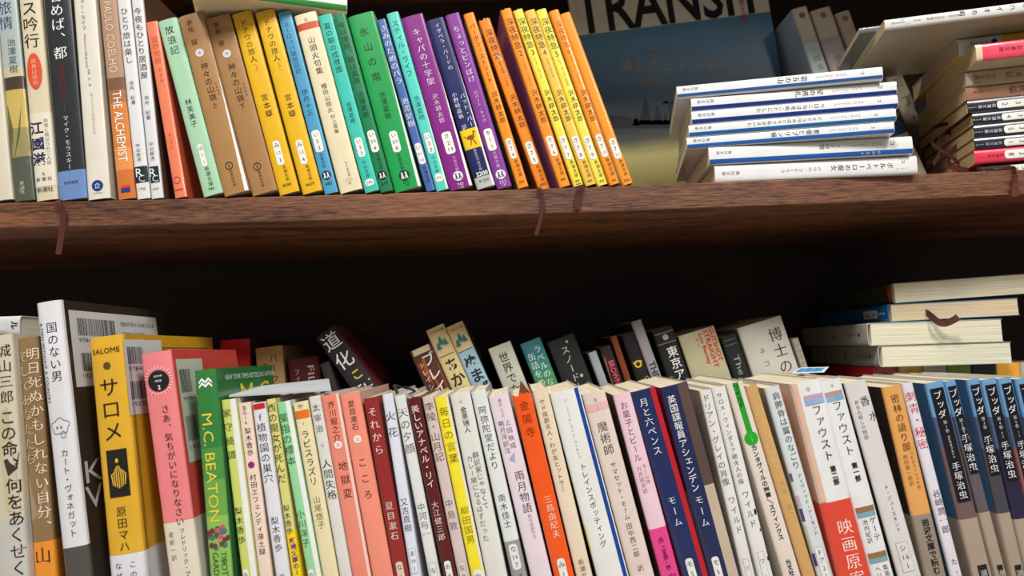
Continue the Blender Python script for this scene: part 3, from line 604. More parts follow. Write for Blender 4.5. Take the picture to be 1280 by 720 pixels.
LG = 'paperbacks in the front row of the lower shelf'
Y20 = 720
LOW = [
 dict(tl=(-112, 432), tr=(-32, 424), x7=-96, name='hardcover_book', hard=True, d=.13, y0=-.05, c=(120, 118, 112), label='thick grey hardcover standing left of the cream one with brush lettering'),
 dict(tl=(-28, 423), tr=(20, 420), x7=-9, name='hardcover_book', hard=True, d=.13, y0=-.052, c=(206, 196, 174), obi=[(650, None, (196, 192, 186))], label='cream hardcover with brush lettering at the left end of the lower row',
      tx=[T('城山三郎', 430, 507, (36, 34, 32), .76, 9.5), T('この命、', 513, 592, (28, 26, 26), .74, 13, 'g'), T('何をあくせく', 598, 722, (28, 26, 26), .79, 12.5, 'g'), P([(.55, 576), (.98, 568), (.92, 588), (.65, 596)], (60, 54, 48)),
          P([(.4, 520), (.75, 510), (.95, 640), (.55, 640)], (188, 174, 142))]),
 dict(tl=(21, 424), tr=(47, 422), x7=42, name='hardcover_book', hard=True, d=.13, y0=-.047, c=(142, 112, 76), obi=[(677, None, (232, 146, 46))], label='brown hardcover with two columns of pale lettering',
      tx=[T('明日死ぬかもしれない自分、', 434, 668, (226, 214, 192), .7, 9.2), T('そしてあなたたち', 436, 582, (206, 188, 156), .26, 8.6), P([(.05, 590), (.4, 640), (.9, 600), (.95, 655), (.1, 650)], (158, 136, 106)), T('山', 682, 706, (52, 36, 22), .5, 12)]),
 dict(tl=(43, 380), tr=(74, 377), x7=79, name='hardcover_book', hard=True, d=.138, y0=-.055, c=(222, 222, 226), side=(58, 48, 40), bands=[(684, (82, 78, 74))], label='tall white spined hardcover with a dark brown back and barcode label', round=.004, extra='barcode_brown',
      tx=[T('国のない男', 402, 478, (40, 40, 62), .58, 8.6), R('A MAN WITHOUT A COUNTRY', 402, 503, (70, 70, 90), .17, 3), E('head', .5, 534, 6.5, (130, 130, 134)), T('カート・ヴォネガット', 561, 672, (56, 56, 74), .56, 6.4)]),
 dict(tl=(109, 424), tr=(152, 419), x7=136, name='hardcover_book', hard=True, d=.134, y0=-.050, c=(222, 172, 48), side=(214, 164, 42), obi=[(693, None, (222, 222, 228))], label='mustard yellow hardcover with a black picture panel on its spine', round=.004, extra='barcode_yellow',
      tx=[H('SALOME', 438, .78, K, .5), E('rosette', .5, 457, 2.9, (84, 70, 36)), T('サロメ', 470, 553, K, .5, 15), D(.24, .82, 562, 621, (34, 30, 26)), E('figure', .53, 593, 7.4, (214, 172, 60)), T('原田マハ', 632, 690, K, .52, 9), T('なぜ', 700, 725, K, .3, 5), T('この', 700, 725, K, .7, 5)]),
 dict(tl=(175, 444), tr=(212, 440), x7=211, d=.107, c=(236, 132, 136), side=(226, 84, 76), obi=[(652, None, (226, 214, 196))], y0=-.047, label='pink paperback with a round black badge, in front of the mustard yellow hardcover', extra='barcode_pink', group=LG,
      tx=[E('rays', .5, 476, 7.2, (240, 200, 200)), O(.5, 476, 7.0, 7.0, (34, 30, 34)), H('奇色作家', 470, .28, WH), H('短編集', 476, .22, WH), H('2', 484, .09, WH, .5, 'W'), T('さあ、気ちがいになりなさい', 506, 658, (38, 20, 24), .6, 8.6), T('フレドリック・ブラウン', 660, 745, K, .62, 6.4), T('星新一訳', 662, 700, (110, 100, 90), .25, 4)]),
 dict(tl=(242, 464), tr=(274, 460), x7=262, d=.106, c=(52, 128, 62), bands=[(560, (76, 148, 70)), (600, (108, 168, 78)), (645, (140, 190, 90))], side=(44, 126, 62), y0=-.045, label='green paperback with yellow foreign lettering and a bunch of flowers', extra='green_front', group=LG,
      tx=[E('waves', .5, 477, 4.4, WH), R('M.C. BEATON', 517, 652, (226, 200, 60), .46, 9.5), E('flowers', .5, 671, 7, K), R('The', 690, 706, (60, 84, 50), .72, 5), R('POTTED', 700, 740, (60, 84, 50), .72, 5.5), R('GARDENER', 690, 745, (60, 84, 50), .34, 5.5)]),
 dict(tl=(275.5, 501), tr=(295.5, 499), x7=301.5, c=(206, 216, 112), side=(236, 236, 236), label='yellow green paperback beside the green foreign paperback',
      tx=[D(.62, 1, 499, 760, (234, 234, 234)), T('家守綺譚', 507, 577, (66, 74, 40), .31, 6.4), T('梨木香歩', 632, 680, (66, 74, 40), .31, 5.6), S(711, 745, 'な|3|7', .36, u=.31)]),
 dict(tl=(296.5, 505), tr=(312.5, 504), x7=323, c=(240, 216, 198), label='peach paperback with a purple dot on its spine',
      tx=[T('豊な16', 507, 531, (70, 60, 66), .5, 4), T('梨木香歩', 534, 570, K, .55, 5.4), O(.5, 581, 2.2, 2.2, (140, 40, 110)), T('村田エフェンディ滞土録', 592, 694, K, .52, 6)]),
 dict(tl=(314, 505), tr=(331, 504), x7=344, c=(226, 226, 234), bands=[], label='white paperback with a red stripe at its top',
      tx=[D(0.02, .98, 504.5, 511.5, (206, 36, 36)), T('f植物園の巣穴', 515, 604, (56, 56, 66), .5, 7.4), T('梨木香歩', 645, 690, (84, 84, 96), .5, 5.8), T('あ', 716, 726, GR, .5)]),
 dict(tl=(332.5, 500), tr=(344, 499), x7=365, c=(220, 214, 132), obi=[(664, None, (246, 214, 20))], y0=-.040, label='olive yellow paperback with a bright yellow band at its foot',
      tx=[T('西の魔女が死んだ', 503, 604, (84, 84, 44), .45, 7.2), T('梨木香歩', 630, 668, (84, 84, 44), .45, 5.6), T('新潮文庫の100', 672, 735, (112, 70, 110), .6, 6, 'b')]),
 dict(tl=(345, 504), tr=(363.5, 501), x7=383.5, c=(152, 218, 160), side=(236, 238, 234), label='pale green paperback in the front row of the lower shelf',
      tx=[D(.66, 1, 499, 760, (234, 236, 232)), T('薬指の標本', 515, 582, (40, 90, 56), .33, 7), T('小川洋子', 636, 684, (44, 100, 60), .33, 6), S(711, 745, 'お|6|1', .4, u=.33)]),
 dict(tl=(365, 504.5), tr=(384, 502), x7=402.5, c=(234, 222, 178), label='cream paperback with a small orange block near its top',
      tx=[T('や', 504, 512, K, .5, 4), D(.06, .96, 513, 523, (232, 116, 34)), T('1', 526, 532, GR, .5, 3), T('ラピスラズリ', 537, 607, K, .5, 7), T('山尾悠子', 619, 661, (130, 116, 60), .5, 6)]),
 dict(tl=(385, 497), tr=(400, 495), x7=424, c=(222, 220, 214), label='grey white paperback touching the left salmon paperback',
      tx=[T('太宰治', 503, 542, (84, 84, 84), .5, 5.6), E('rosette', .5, 556, 1.2, (190, 190, 186)), T('人間失格', 573, 625, (60, 60, 62), .56, 7.4)]),
 dict(tl=(400.5, 496), tr=(423, 493.5), x7=440, c=(238, 140, 118), side=(236, 206, 196), label='salmon paperback, the left of two side by side',
      tx=[D(.85, 1, 490, 760, (236, 208, 198)), T('芥川龍之介', 501, 552, (82, 36, 30), .5, 6), O(.5, 556, 2.6, 2.6, (238, 220, 212)), T('あ', 553, 559, (170, 90, 80), .5, 3.4), T('23', 561, 568, (236, 190, 170), .5, 2.6), T('地獄変', 574, 625, (82, 36, 30), .55, 7)]),
 dict(tl=(424, 494.5), tr=(449, 492), x7=465, c=(242, 146, 124), side=(236, 206, 190), label='salmon paperback, the right of two side by side',
      tx=[T('夏目漱石', 500, 538, (66, 30, 26), .5, 6.2), O(.5, 549, 2.6, 2.6, (240, 222, 214)), T('な', 546, 552, (170, 90, 80), .5, 3.4), T('11', 555, 562, (236, 190, 170), .5, 2.6), T('こころ', 568, 628, (82, 36, 30), .52, 6.6)]),
 dict(tl=(454, 499), tr=(476, 496), x7=492.5, c=(150, 42, 40), side=(170, 70, 60), label='brick red paperback with white characters',
      tx=[T('それから', 507, 570, (234, 220, 208), .5, 7), T('夏目漱石', 626, 676, (230, 212, 200), .52, 6), S(702, 738, 'な|1|3', .5, (222, 208, 184))]),
 dict(tl=(477, 494), tr=(490.5, 492.5), x7=512.5, c=(222, 226, 238), label='bluish white paperback beside the brick red one',
      tx=[T('火花', 510, 550, (66, 70, 96), .5, 7.4), T('又吉直樹', 622, 665, (84, 88, 104), .5, 5.6), S(686, 716, 'ま|38|1', .6, (230, 232, 240), True)]),
 dict(tl=(492.5, 496), tr=(506.5, 494.5), x7=535.5, c=(226, 226, 224), label='white paperback left of the maroon one, dark ribbon curled on top', ribbons=4,
      tx=[T('天の夕顔', 508, 568, (96, 100, 100), .5, 7.4), T('中河与一', 628, 673, (100, 104, 104), .5, 6), S(704, 738, 'な|9', .55, (230, 230, 228), True)]),
 dict(tl=(508, 498), tr=(526.5, 496), x7=554, c=(92, 26, 28), label='dark maroon paperback with white characters', torn=.001,
      tx=[T('美しいアナベル・リイ', 506, 610, (234, 224, 218), .5, 7.4, 'g'), T('大江健三郎', 626, 676, (226, 214, 208), .5, 6), S(701, 738, 'お|9|1', .5)]),
 dict(tl=(527, 497), tr=(542, 495), x7=572, c=(214, 196, 192), label='dusty pink paperback between the maroon and the bright yellow ones', torn=.0015,
      tx=[T('李陵・山月記', 502, 577, (110, 88, 84), .5, 7), T('中島敦', 622, 664, (130, 112, 108), .5, 6), S(703, 738, 'な|8|1', .6, (222, 208, 200), True)]),
 dict(tl=(542.5, 498), tr=(562.5, 495.5), x7=588.5, c=(246, 228, 48), side=(232, 230, 222), label='bright yellow paperback in the front row of the lower shelf',
      tx=[D(.84, 1, 490, 760, (232, 230, 222)), T('毎日の言葉', 507, 580, (140, 120, 30), .5, 7), T('柳田国男', 632, 680, (150, 124, 40), .5, 6.2), S(712, 746, 'や|15', .6)]),
 dict(tl=(562, 494), tr=(587, 491), x7=607.5, c=(226, 224, 218), side=(210, 220, 210), label='off white paperback with two columns of small print, right of bright yellow',
      tx=[E('rosette', .48, 501, 1.4, (196, 194, 190)), T('金原瑞人', 508, 541, (66, 66, 64), .52, 4.8, 'g'), T('翻訳家じゃなくて', 565, 637, (90, 90, 88), .66, 5), T('カレー屋になるはずだった', 568, 676, (110, 110, 106), .34, 5)]),
 dict(tl=(588.5, 491), tr=(607, 489), x7=639, c=(226, 230, 228), bands=[(676, (152, 154, 152))], label='white paperback with a grey foot and a boxed number label',
      tx=[T('阿弥陀堂だより', 507, 587, (60, 62, 62), .5, 7.2), T('南木佳士', 617, 660, (66, 68, 68), .5, 5.8), S(680, 712, 'な|26|7', .56, (232, 232, 230)), T('7', 716, 724, K, .6)]),
 dict(tl=(610, 496), tr=(635, 491), x7=663, c=(232, 216, 226), label='pale pink white paperback left of the orange red one', torn=.001,
      tx=[T('改訂', 498, 508, GR, .5, 4), T('訳注付', 510, 522, (180, 164, 176), .5, 3.2), T('上田秋成', 524, 562, (110, 96, 110), .64, 4.4), T('鵜月洋訳注', 524, 566, (110, 96, 110), .32, 4.4), P([(.4, 570), (.62, 566), (.55, 578), (.3, 574)], (150, 170, 186)), T('雨月物語', 588, 642, (72, 60, 72), .6, 7.4), T('現代語訳付き', 643, 674, (150, 136, 148), .62, 3.6)]),
 dict(tl=(639.5, 494), tr=(663, 490), x7=692.5, c=(242, 90, 24), side=(120, 40, 70), label='vivid orange red paperback with a torn top', torn=.0025, extra='flap',
      tx=[T('金閣寺', 499, 548, (150, 40, 14), .5, 7.4), T('三島由紀夫', 619, 673, (238, 222, 210), .6, 6.6), S(698, 738, 'み|1|3', .4)]),
 dict(tl=(665, 489), tr=(684.5, 487), x7=720, c=(234, 214, 190), label='cream peach paperback right of the orange red one',
      tx=[T('サド侯爵夫人・わが友ヒットラー', 498, 615, (112, 88, 72), .46, 6), T('新潮文庫', 698, 732, (112, 88, 72), .5, 4.2)]),
 dict(tl=(687, 493), tr=(724, 486.5), x7=746, c=(232, 232, 228), label='white paperback with a blue stripe down its right edge',
      tx=[D(.82, .95, 486, 760, (20, 64, 150)), T('Welsh', 498, 512, (130, 130, 130), .45, 3.6), T('ドラマ', 512, 521, (170, 170, 168), .45, 3), T('アーヴィン・ウェルシュ', 522, 572, (140, 140, 138), .42, 4.4), T('トレインスポッティング', 578, 684, (48, 48, 50), .46, 7), D(.0, .05, 652, 682, (232, 222, 90))]),
 dict(tl=(727.5, 494), tr=(756, 491), x7=787.5, c=(226, 210, 200), side=(112, 88, 78), label='beige pink paperback with a paler pink stripe near its top',
      tx=[T('モ', 497, 503, GR, .5, 3.6), D(.03, .97, 504, 513, (234, 180, 184)), T('12', 505, 512, (190, 130, 130), .5, 3.4), T('魔術師', 526, 569, (70, 60, 58), .5, 8), T('サマセット・モーム', 577, 650, (76, 66, 62), .52, 6.2), T('田中西二郎 訳', 653, 714, (90, 80, 76), .5, 6)]),
 dict(tl=(766, 494.5), tr=(788, 491), x7=826, c=(236, 202, 216), bands=[(660, (230, 70, 142))], sideL=(140, 112, 96), label='pink paperback with a magenta foot, left of two navy ones',
      tx=[T('お菓子とビール', 501, 577, (124, 86, 100), .45, 6.6), T('モーム作', 580, 606, (150, 116, 128), .66, 4), T('行方昭夫訳', 582, 616, (150, 116, 128), .36, 4), T('赤', 670, 680, (60, 20, 40), .5, 4.6), T('二五四-四', 682, 712, (60, 20, 40), .52, 4.6, 'b'), T('岩', 716, 728, (60, 20, 40), .6)]),
 dict(tl=(789, 491), tr=(823.5, 482), x7=853, c=(32, 44, 92), side=(188, 32, 44), label='navy paperback with a red side cover',
      tx=[D(.76, 1, 476, 760, (186, 30, 42)), T('月と六ペンス', 496, 568, (236, 236, 238), .38, 8), T('モーム', 618, 658, (232, 232, 236), .4, 6), S(697, 735, 'モ|5|3', .3, u=.4)]),
 dict(tl=(825, 485.5), tr=(866, 477), x7=887.5, c=(32, 42, 84), side=(92, 72, 64), sideL=(176, 30, 40), label='navy paperback with a brown side cover', sidebands=[(612, (196, 178, 156))],
      tx=[D(.60, 1, 470, 608, (92, 72, 64)), D(.60, 1, 608, 760, (196, 178, 156)), T('英国諜報員アシェンデン', 492, 613, (236, 236, 238), .29, 7.6, 'g'), T('モーム', 616, 658, (232, 232, 236), .31, 6), S(694, 732, 'モ|5|8', .25, u=.31)]),
 dict(tl=(868, 489), tr=(889, 485), x7=922, c=(228, 226, 222), sideL=(200, 184, 168), label='worn white paperback just right of the navy ones', torn=.001,
      tx=[T('ドリアン・グレイの肖像', 492, 607, (96, 94, 92), .4, 6.4), T('ワイルド', 619, 668, (100, 98, 96), .55, 5.4), S(699, 740, 'ワ|1', .4, (230, 228, 224), True)]),
 dict(tl=(889.5, 485), tr=(907, 480), x7=948, c=(230, 228, 224), label='worn white paperback left of the one with a green strip', torn=.001,
      tx=[T('サロメ・ウィンダミア卿夫人の扇', 490, 605, (96, 94, 92), .4, 6), T('ワイルド', 612, 660, (100, 98, 96), .5, 5.4), S(690, 732, 'ワ|1', .4, (232, 230, 226), True), O(.86, 641, .9, 2, K), O(.9, 664, .5, 1, K), O(.95, 700, .8, 1.4, K)]),
 dict(tl=(908, 481), tr=(929.5, 477), x7=979, c=(228, 216, 204), label='cream paperback with a bright green strip down its upper spine',
      tx=[D(.34, .68, 478, 545, (38, 158, 44)), O(.5, 548, 4.6, 4.6, (38, 158, 44)), T('ワイルド', 480, 510, (20, 40, 22), .5, 4.6, 'b'), T('17', 543, 553, (190, 226, 180), .5, 3.2), T('カンタヴィルの幽霊／スフィンクス', 556, 675, (46, 40, 40), .5, 5.8, 'b'), T('光文社古', 699, 726, (46, 40, 40), .5, 4.2, 'b')]),
 dict(tl=(931, 482), tr=(949, 480), x7=1003.5, c=(208, 164, 104), label='kraft brown paperback with faded gold lettering', torn=.002,
      tx=[T('ロンドン塔・倫敦', 512, 590, (226, 196, 130), .5, 5), T('大塚 安二', 600, 648, (196, 170, 110), .6, 4.4)]),
 dict(tl=(956, 486), tr=(978, 482), x7=1022.5, c=(214, 220, 222), sideL=(150, 150, 140), label='pale grey paperback with small coloured picture patches on its left edge',
      tx=[T('肩胛骨は翼のなごり', 490, 587, (56, 60, 64), .58, 7.2), T('デイヴィッド・アーモンド', 592, 670, (96, 100, 102), .62, 4.8), S(684, 726, 'F|ア|2|1', .5, (230, 232, 232), True), D(.0, .16, 590, 600, (96, 90, 120)), D(.02, .22, 618, 632, (196, 176, 190)), D(.0, .2, 634, 650, (74, 66, 120)), D(.0, .16, 655, 690, (196, 190, 170)), D(.0, .18, 690, 706, (46, 50, 110))]),
 dict(tl=(984, 481), tr=(1021.5, 473), x7=1044, c=(232, 232, 232), sideL=(230, 180, 150), obi=[(626, None, (222, 74, 54))], label='white paperback with a broad red paper band', y0=-.046,
      tx=[D(0, .17, 470, 625, (230, 184, 156)), D(.17, .20, 470, 625, (200, 196, 196)), D(.3, .62, 494, 500, (196, 160, 190)), D(.62, .94, 494, 500, (190, 156, 190)), D(.3, .62, 500, 506, (140, 176, 214)), D(.62, .94, 500, 506, (144, 182, 220)), H('G', 486, .1, GR), T('ファウスト', 506, 577, (40, 40, 52), .62, 8.2), T('第二部', 583, 607, K, .66, 4.6, 'b'), T('映画原案', 648, 734, (244, 226, 214), .56, 12.4)]),
 dict(tl=(1024.5, 478), tr=(1051, 471), x7=1089.5, c=(230, 230, 232), side=(46, 44, 76), sideL=(226, 190, 170), label='white paperback right of the red banded one, brown and blue stripes',
      tx=[D(.1, .5, 489, 495, (190, 150, 150)), D(.5, .9, 489, 495, (176, 150, 140)), D(.1, .5, 495, 501, (130, 178, 216)), D(.5, .9, 495, 501, (120, 172, 210)), H('G', 482, .1, GR), T('ファウスト', 500, 570, (40, 40, 52), .5, 8), T('第一部', 578, 602, K, .55, 4.6, 'b'), D(.08, .92, 633, 640, (150, 112, 70)), D(.08, .92, 640, 646, (120, 170, 184)), T('ゲーテ', 646, 677, K, .7, 6.6), T('池内紀訳', 648, 678, (70, 70, 70), .34, 4.6), D(.08, .92, 690, 697, (150, 112, 70)), D(.08, .92, 697, 703, (120, 170, 184)), T('集英社', 706, 730, (80, 80, 80), .7, 4.4), T('ヘリテ', 706, 730, (80, 80, 80), .35, 4.4)]),
 dict(tl=(1056, 480), tr=(1083, 474.6), x7=1123.5, c=(220, 216, 214), side=(54, 46, 44), label='white paperback with widely spaced black characters and a dark side cover',
      tx=[T('香', 494, 510, (60, 58, 58), .66, 7.4), T('水', 514, 530, (60, 58, 58), .86, 7.4), T('ある人殺しの物語', 498, 548, (96, 92, 92), .28, 4.6), T('P・ジュースキント', 606, 665, (84, 80, 80), .54, 4.8), S(678, 714, 'シ|16|1', .5, (224, 220, 216), True), T('一', 718, 726, K, .7)]),
 dict(tl=(1103, 485), tr=(1127, 479.5), x7=1158, c=(228, 164, 92), obi=[(643, None, (150, 138, 122))], label='orange tan paperback with a grey beige paper band', side=(200, 190, 180), sideL=(60, 52, 48),
      tx=[T('密林の語り部', 492, 564, (96, 62, 30), .5, 7.4), T('バルガス＝リョサ作', 564, 612, (120, 84, 50), .66, 4), T('西村英一郎訳', 567, 606, (120, 84, 50), .32, 4), T('岩波文庫で読む！', 648, 728, (40, 36, 34), .55, 7, 'b')]),
 dict(tl=(1127.5, 480), tr=(1141, 473), x7=1189, c=(226, 222, 232), side=(52, 84, 100), label='white paperback with a red title, right of the orange tan one',
      tx=[T('刺青・秘密', 488, 562, (206, 50, 60), .5, 7.6), T('谷崎潤一郎', 611, 667, (84, 80, 96), .55, 6), T('た', 697, 707, K, .55, 4.6), T('11', 712, 724, K, .55, 4)]),
]
BUD = [(1157, 480, 1180, 473, 1216.5, '第1巻', 'カピラヴァストゥ', 627, (112, 88, 88), 648), (1181, 477.5, 1195, 471, 1244, '第2巻', '生誕', 592, (98, 88, 92), 640), (1209, 475.5, 1225, 469, 1265, '第3巻', '四門出遊', 594, (72, 68, 76), 641),
       (1227, 475.6, 1246, 468.5, 1284, '第4巻', '旅立ちの朝', 601, (40, 34, 62), 648), (1248, 474, 1268, 467.5, 1306, '第5巻', 'ウルベーラの森', 600, (150, 96, 86), 650), (1270, 474.5, 1288, 468, 1326, '第6巻', 'アナンダ', 600, (90, 80, 90), 648)]
BLAB = ['comic paperback with a black title panel, leftmost of the series', 'comic paperback with a black title panel, second of the series from the left', 'comic paperback with a black title panel, beside a violet and red side cover',
        'comic paperback with a black title panel, fourth of the series from the left', 'comic paperback with a black title panel, fifth of the series from the left', 'comic paperback with a black title panel, cut by the right picture edge']
for (xa, ya, xb, yb, x7, vol, sub, pe, mid, ob), lb in zip(BUD, BLAB):
    LOW.append(dict(tl=(xa, ya), tr=(xb, yb), x7=x7, c=(112, 164, 208), bands=[(520, (84, 96, 130)), (560, mid)], side=(70, 110, 150) if '第2' not in vol else (84, 70, 140), sidebands=[] if '第2' not in vol else [(520, (170, 60, 70)), (560, (74, 84, 104))], obi=[(ob, None, (170, 152, 136))], label=lb,
        tx=[D(.14, .86, ya + 5, pe, (18, 20, 28)), T('ブッダ', ya + 8, ya + 43, (238, 238, 240), .46, 9.4), T(vol, ya + 45, ya + 61, (206, 206, 210), .5, 3.6), T(sub, ya + 64, pe - 54, (226, 226, 230), .5, 5, 'g'), T('手塚治虫', pe - 50, pe - 3, (236, 236, 238), .5, 7.6),
            D(.3, .8, 706, 760, (30, 28, 28)), T('潮', 711, 722, (206, 200, 190), .55, 5)]))

BG = 'books in the back row of the lower shelf'
Yb = .076
BACK = [
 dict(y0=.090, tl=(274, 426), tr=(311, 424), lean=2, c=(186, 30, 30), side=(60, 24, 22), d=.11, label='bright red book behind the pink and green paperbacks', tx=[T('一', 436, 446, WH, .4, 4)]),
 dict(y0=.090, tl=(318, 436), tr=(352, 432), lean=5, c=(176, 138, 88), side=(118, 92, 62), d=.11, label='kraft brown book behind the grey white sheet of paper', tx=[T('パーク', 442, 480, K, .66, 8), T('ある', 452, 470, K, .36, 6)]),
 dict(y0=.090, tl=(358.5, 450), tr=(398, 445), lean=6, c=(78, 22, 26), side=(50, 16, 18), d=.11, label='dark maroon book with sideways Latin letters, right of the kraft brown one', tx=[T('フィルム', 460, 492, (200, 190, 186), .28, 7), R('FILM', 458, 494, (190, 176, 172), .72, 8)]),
 dict(tl=(399, 456), tr=(411, 454), lean=18, c=(38, 34, 34), side=(30, 28, 28), d=.10, label='small black book in the shade left of the steeply leaning one'),
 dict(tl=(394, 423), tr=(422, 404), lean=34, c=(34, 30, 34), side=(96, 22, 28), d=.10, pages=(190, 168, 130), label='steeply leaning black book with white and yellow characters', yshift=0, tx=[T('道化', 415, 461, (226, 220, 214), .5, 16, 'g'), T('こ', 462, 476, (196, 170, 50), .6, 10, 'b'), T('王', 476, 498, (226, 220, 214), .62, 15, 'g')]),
 dict(tl=(497, 441), tr=(529, 429), lean=22.5, c=(78, 44, 32), bands=[], side=(60, 34, 26), d=.11, label='marbled brown book with a cream top, left of the first fir tree spine', tx=[D(0, 1, 428, 441.5, (196, 180, 150)), P([(.1, 452), (.5, 446), (.4, 480)], (150, 74, 36)), P([(.5, 470), (.95, 456), (.9, 500), (.6, 500)], (140, 66, 34)), P([(.2, 486), (.5, 480), (.4, 510)], (40, 26, 22)), T('ブレイ', 442, 494, (228, 222, 216), .64, 12, 'g'), T('トレイシー', 450, 494, (206, 196, 188), .28, 6)]),
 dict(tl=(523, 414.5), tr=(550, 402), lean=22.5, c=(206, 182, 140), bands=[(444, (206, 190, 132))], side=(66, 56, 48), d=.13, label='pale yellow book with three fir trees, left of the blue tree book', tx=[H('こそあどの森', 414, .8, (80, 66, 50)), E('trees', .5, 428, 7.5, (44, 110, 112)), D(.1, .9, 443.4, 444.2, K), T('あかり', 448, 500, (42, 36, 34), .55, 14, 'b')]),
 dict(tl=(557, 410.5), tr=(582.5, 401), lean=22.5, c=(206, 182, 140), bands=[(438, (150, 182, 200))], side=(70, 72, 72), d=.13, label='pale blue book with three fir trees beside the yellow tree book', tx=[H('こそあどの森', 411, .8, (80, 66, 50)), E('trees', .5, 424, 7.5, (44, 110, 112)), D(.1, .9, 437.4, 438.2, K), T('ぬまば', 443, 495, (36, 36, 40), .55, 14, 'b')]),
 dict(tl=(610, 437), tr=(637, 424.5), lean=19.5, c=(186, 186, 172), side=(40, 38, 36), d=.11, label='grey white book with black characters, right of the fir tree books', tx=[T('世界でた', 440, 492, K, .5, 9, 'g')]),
 dict(tl=(650, 431), tr=(675, 421.5), lean=19.5, c=(46, 110, 122), bands=[(450, (52, 122, 104)), (465, (64, 136, 84))], side=(24, 50, 40), d=.11, label='teal and green book with two columns of white characters', tx=[T('ラベルのな', 433, 484, (214, 226, 220), .68, 8), T('缶詰をめぐ', 439, 492, (214, 226, 220), .3, 8)]),
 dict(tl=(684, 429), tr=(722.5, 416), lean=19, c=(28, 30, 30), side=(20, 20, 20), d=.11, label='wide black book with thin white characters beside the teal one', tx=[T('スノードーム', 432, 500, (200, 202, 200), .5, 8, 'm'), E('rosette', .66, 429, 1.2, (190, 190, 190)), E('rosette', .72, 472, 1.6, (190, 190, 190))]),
 dict(tl=(735, 442), tr=(747, 437.5), lean=17.5, c=(150, 160, 160), d=.10, side=(90, 96, 96), label='thin pale grey book left of the one with pink letters'),
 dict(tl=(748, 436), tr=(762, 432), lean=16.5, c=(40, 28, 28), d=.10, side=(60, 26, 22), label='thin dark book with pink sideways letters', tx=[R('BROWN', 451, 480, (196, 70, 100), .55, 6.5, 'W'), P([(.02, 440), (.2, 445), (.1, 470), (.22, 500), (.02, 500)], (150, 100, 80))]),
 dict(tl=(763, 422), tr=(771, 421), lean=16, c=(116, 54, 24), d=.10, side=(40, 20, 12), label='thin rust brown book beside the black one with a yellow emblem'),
 dict(tl=(777, 420), tr=(793, 416), lean=16, c=(24, 22, 24), d=.10, label='black book with a yellow winged ring emblem', tx=[E('wings', .5, 455, 6.5, (196, 160, 50)), T('呪い', 473, 495, (206, 184, 110), .38, 8, 'b'), T('ハリ', 469, 489, (206, 184, 110), .8, 6)]),
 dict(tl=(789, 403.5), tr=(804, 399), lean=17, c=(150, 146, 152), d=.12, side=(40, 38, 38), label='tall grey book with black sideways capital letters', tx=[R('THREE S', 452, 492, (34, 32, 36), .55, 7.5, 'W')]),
 dict(tl=(813, 415), tr=(838.5, 408.5), lean=15.5, c=(26, 28, 28), d=.11, label='black book with bold white characters and an ornate top', tx=[D(.05, .95, 415.5, 416.2, (150, 150, 140)), D(.05, .95, 428, 428.7, (150, 150, 140)), E('rosette', .5, 421.5, 3, (160, 160, 150)), T('東京アウ', 433, 490, (236, 234, 228), .6, 11, 'g'), T('と', 466, 474, (196, 160, 90), .2, 5)]),
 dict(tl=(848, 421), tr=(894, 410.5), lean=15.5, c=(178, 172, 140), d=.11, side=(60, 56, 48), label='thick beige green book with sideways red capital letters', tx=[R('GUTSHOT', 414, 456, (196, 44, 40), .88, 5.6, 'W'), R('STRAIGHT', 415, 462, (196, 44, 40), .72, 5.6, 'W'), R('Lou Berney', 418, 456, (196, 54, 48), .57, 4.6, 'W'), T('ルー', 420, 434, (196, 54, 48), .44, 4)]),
 dict(tl=(901.5, 423), tr=(920.5, 418.5), lean=15, c=(28, 34, 36), d=.10, label='black book with a serif Latin title, beside the thick beige green one', tx=[R('The S', 444, 480, (150, 156, 150), .55, 7), D(.1, .9, 424, 425, (90, 104, 106)), D(.1, .9, 430, 431, (90, 104, 106))]),
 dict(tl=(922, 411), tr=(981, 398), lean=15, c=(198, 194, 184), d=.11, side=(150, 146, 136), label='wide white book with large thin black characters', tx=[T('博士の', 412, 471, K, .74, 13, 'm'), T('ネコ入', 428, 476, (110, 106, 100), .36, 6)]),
 dict(tl=(990, 424.5), tr=(998, 422), lean=14.5, c=(168, 156, 140), d=.10, label='thin beige book right of the wide white one', tx=[T('ソクラテ', 428, 458, (110, 100, 90), .5, 4)]),
]

# ------------------------------------------------------------------ extra printing on side covers and loose bits
def face_pt(s, px, py, left=False):
    d = s.M.to_3x3().inverted() @ (CAMR @ Vector(((px - 640) / FPX, (360 - py) / FPX, -1)))
    o = s.M.inverted() @ EYE
    x = 0.0 if left else s.t
    p = o + d * ((x - o.x) / d.x)
    return p.y, p.z
def fquad(s, mb, y0, y1, z0, z1, c, lift=.0002, kind='ink'):
    x = s.t + lift
    mb.add([(x, y0, z0), (x, y1, z0), (x, y1, z1), (x, y0, z1)], [(0, 1, 2, 3)], mat(c, kind))
def ftext(s, mb, key, y0, y1, zc, hgt, c, lift=.0003):
    vs, fs = GLY[key]; xa = min(v[0] for v in vs); xb = max(v[0] for v in vs); k = (y1 - y0) / (xb - xa)
    mb.add([(s.t + lift, y0 + (x - xa) * k, zc + (y - .36) * hgt) for x, y in vs], fs, mat(c, 'ink'))
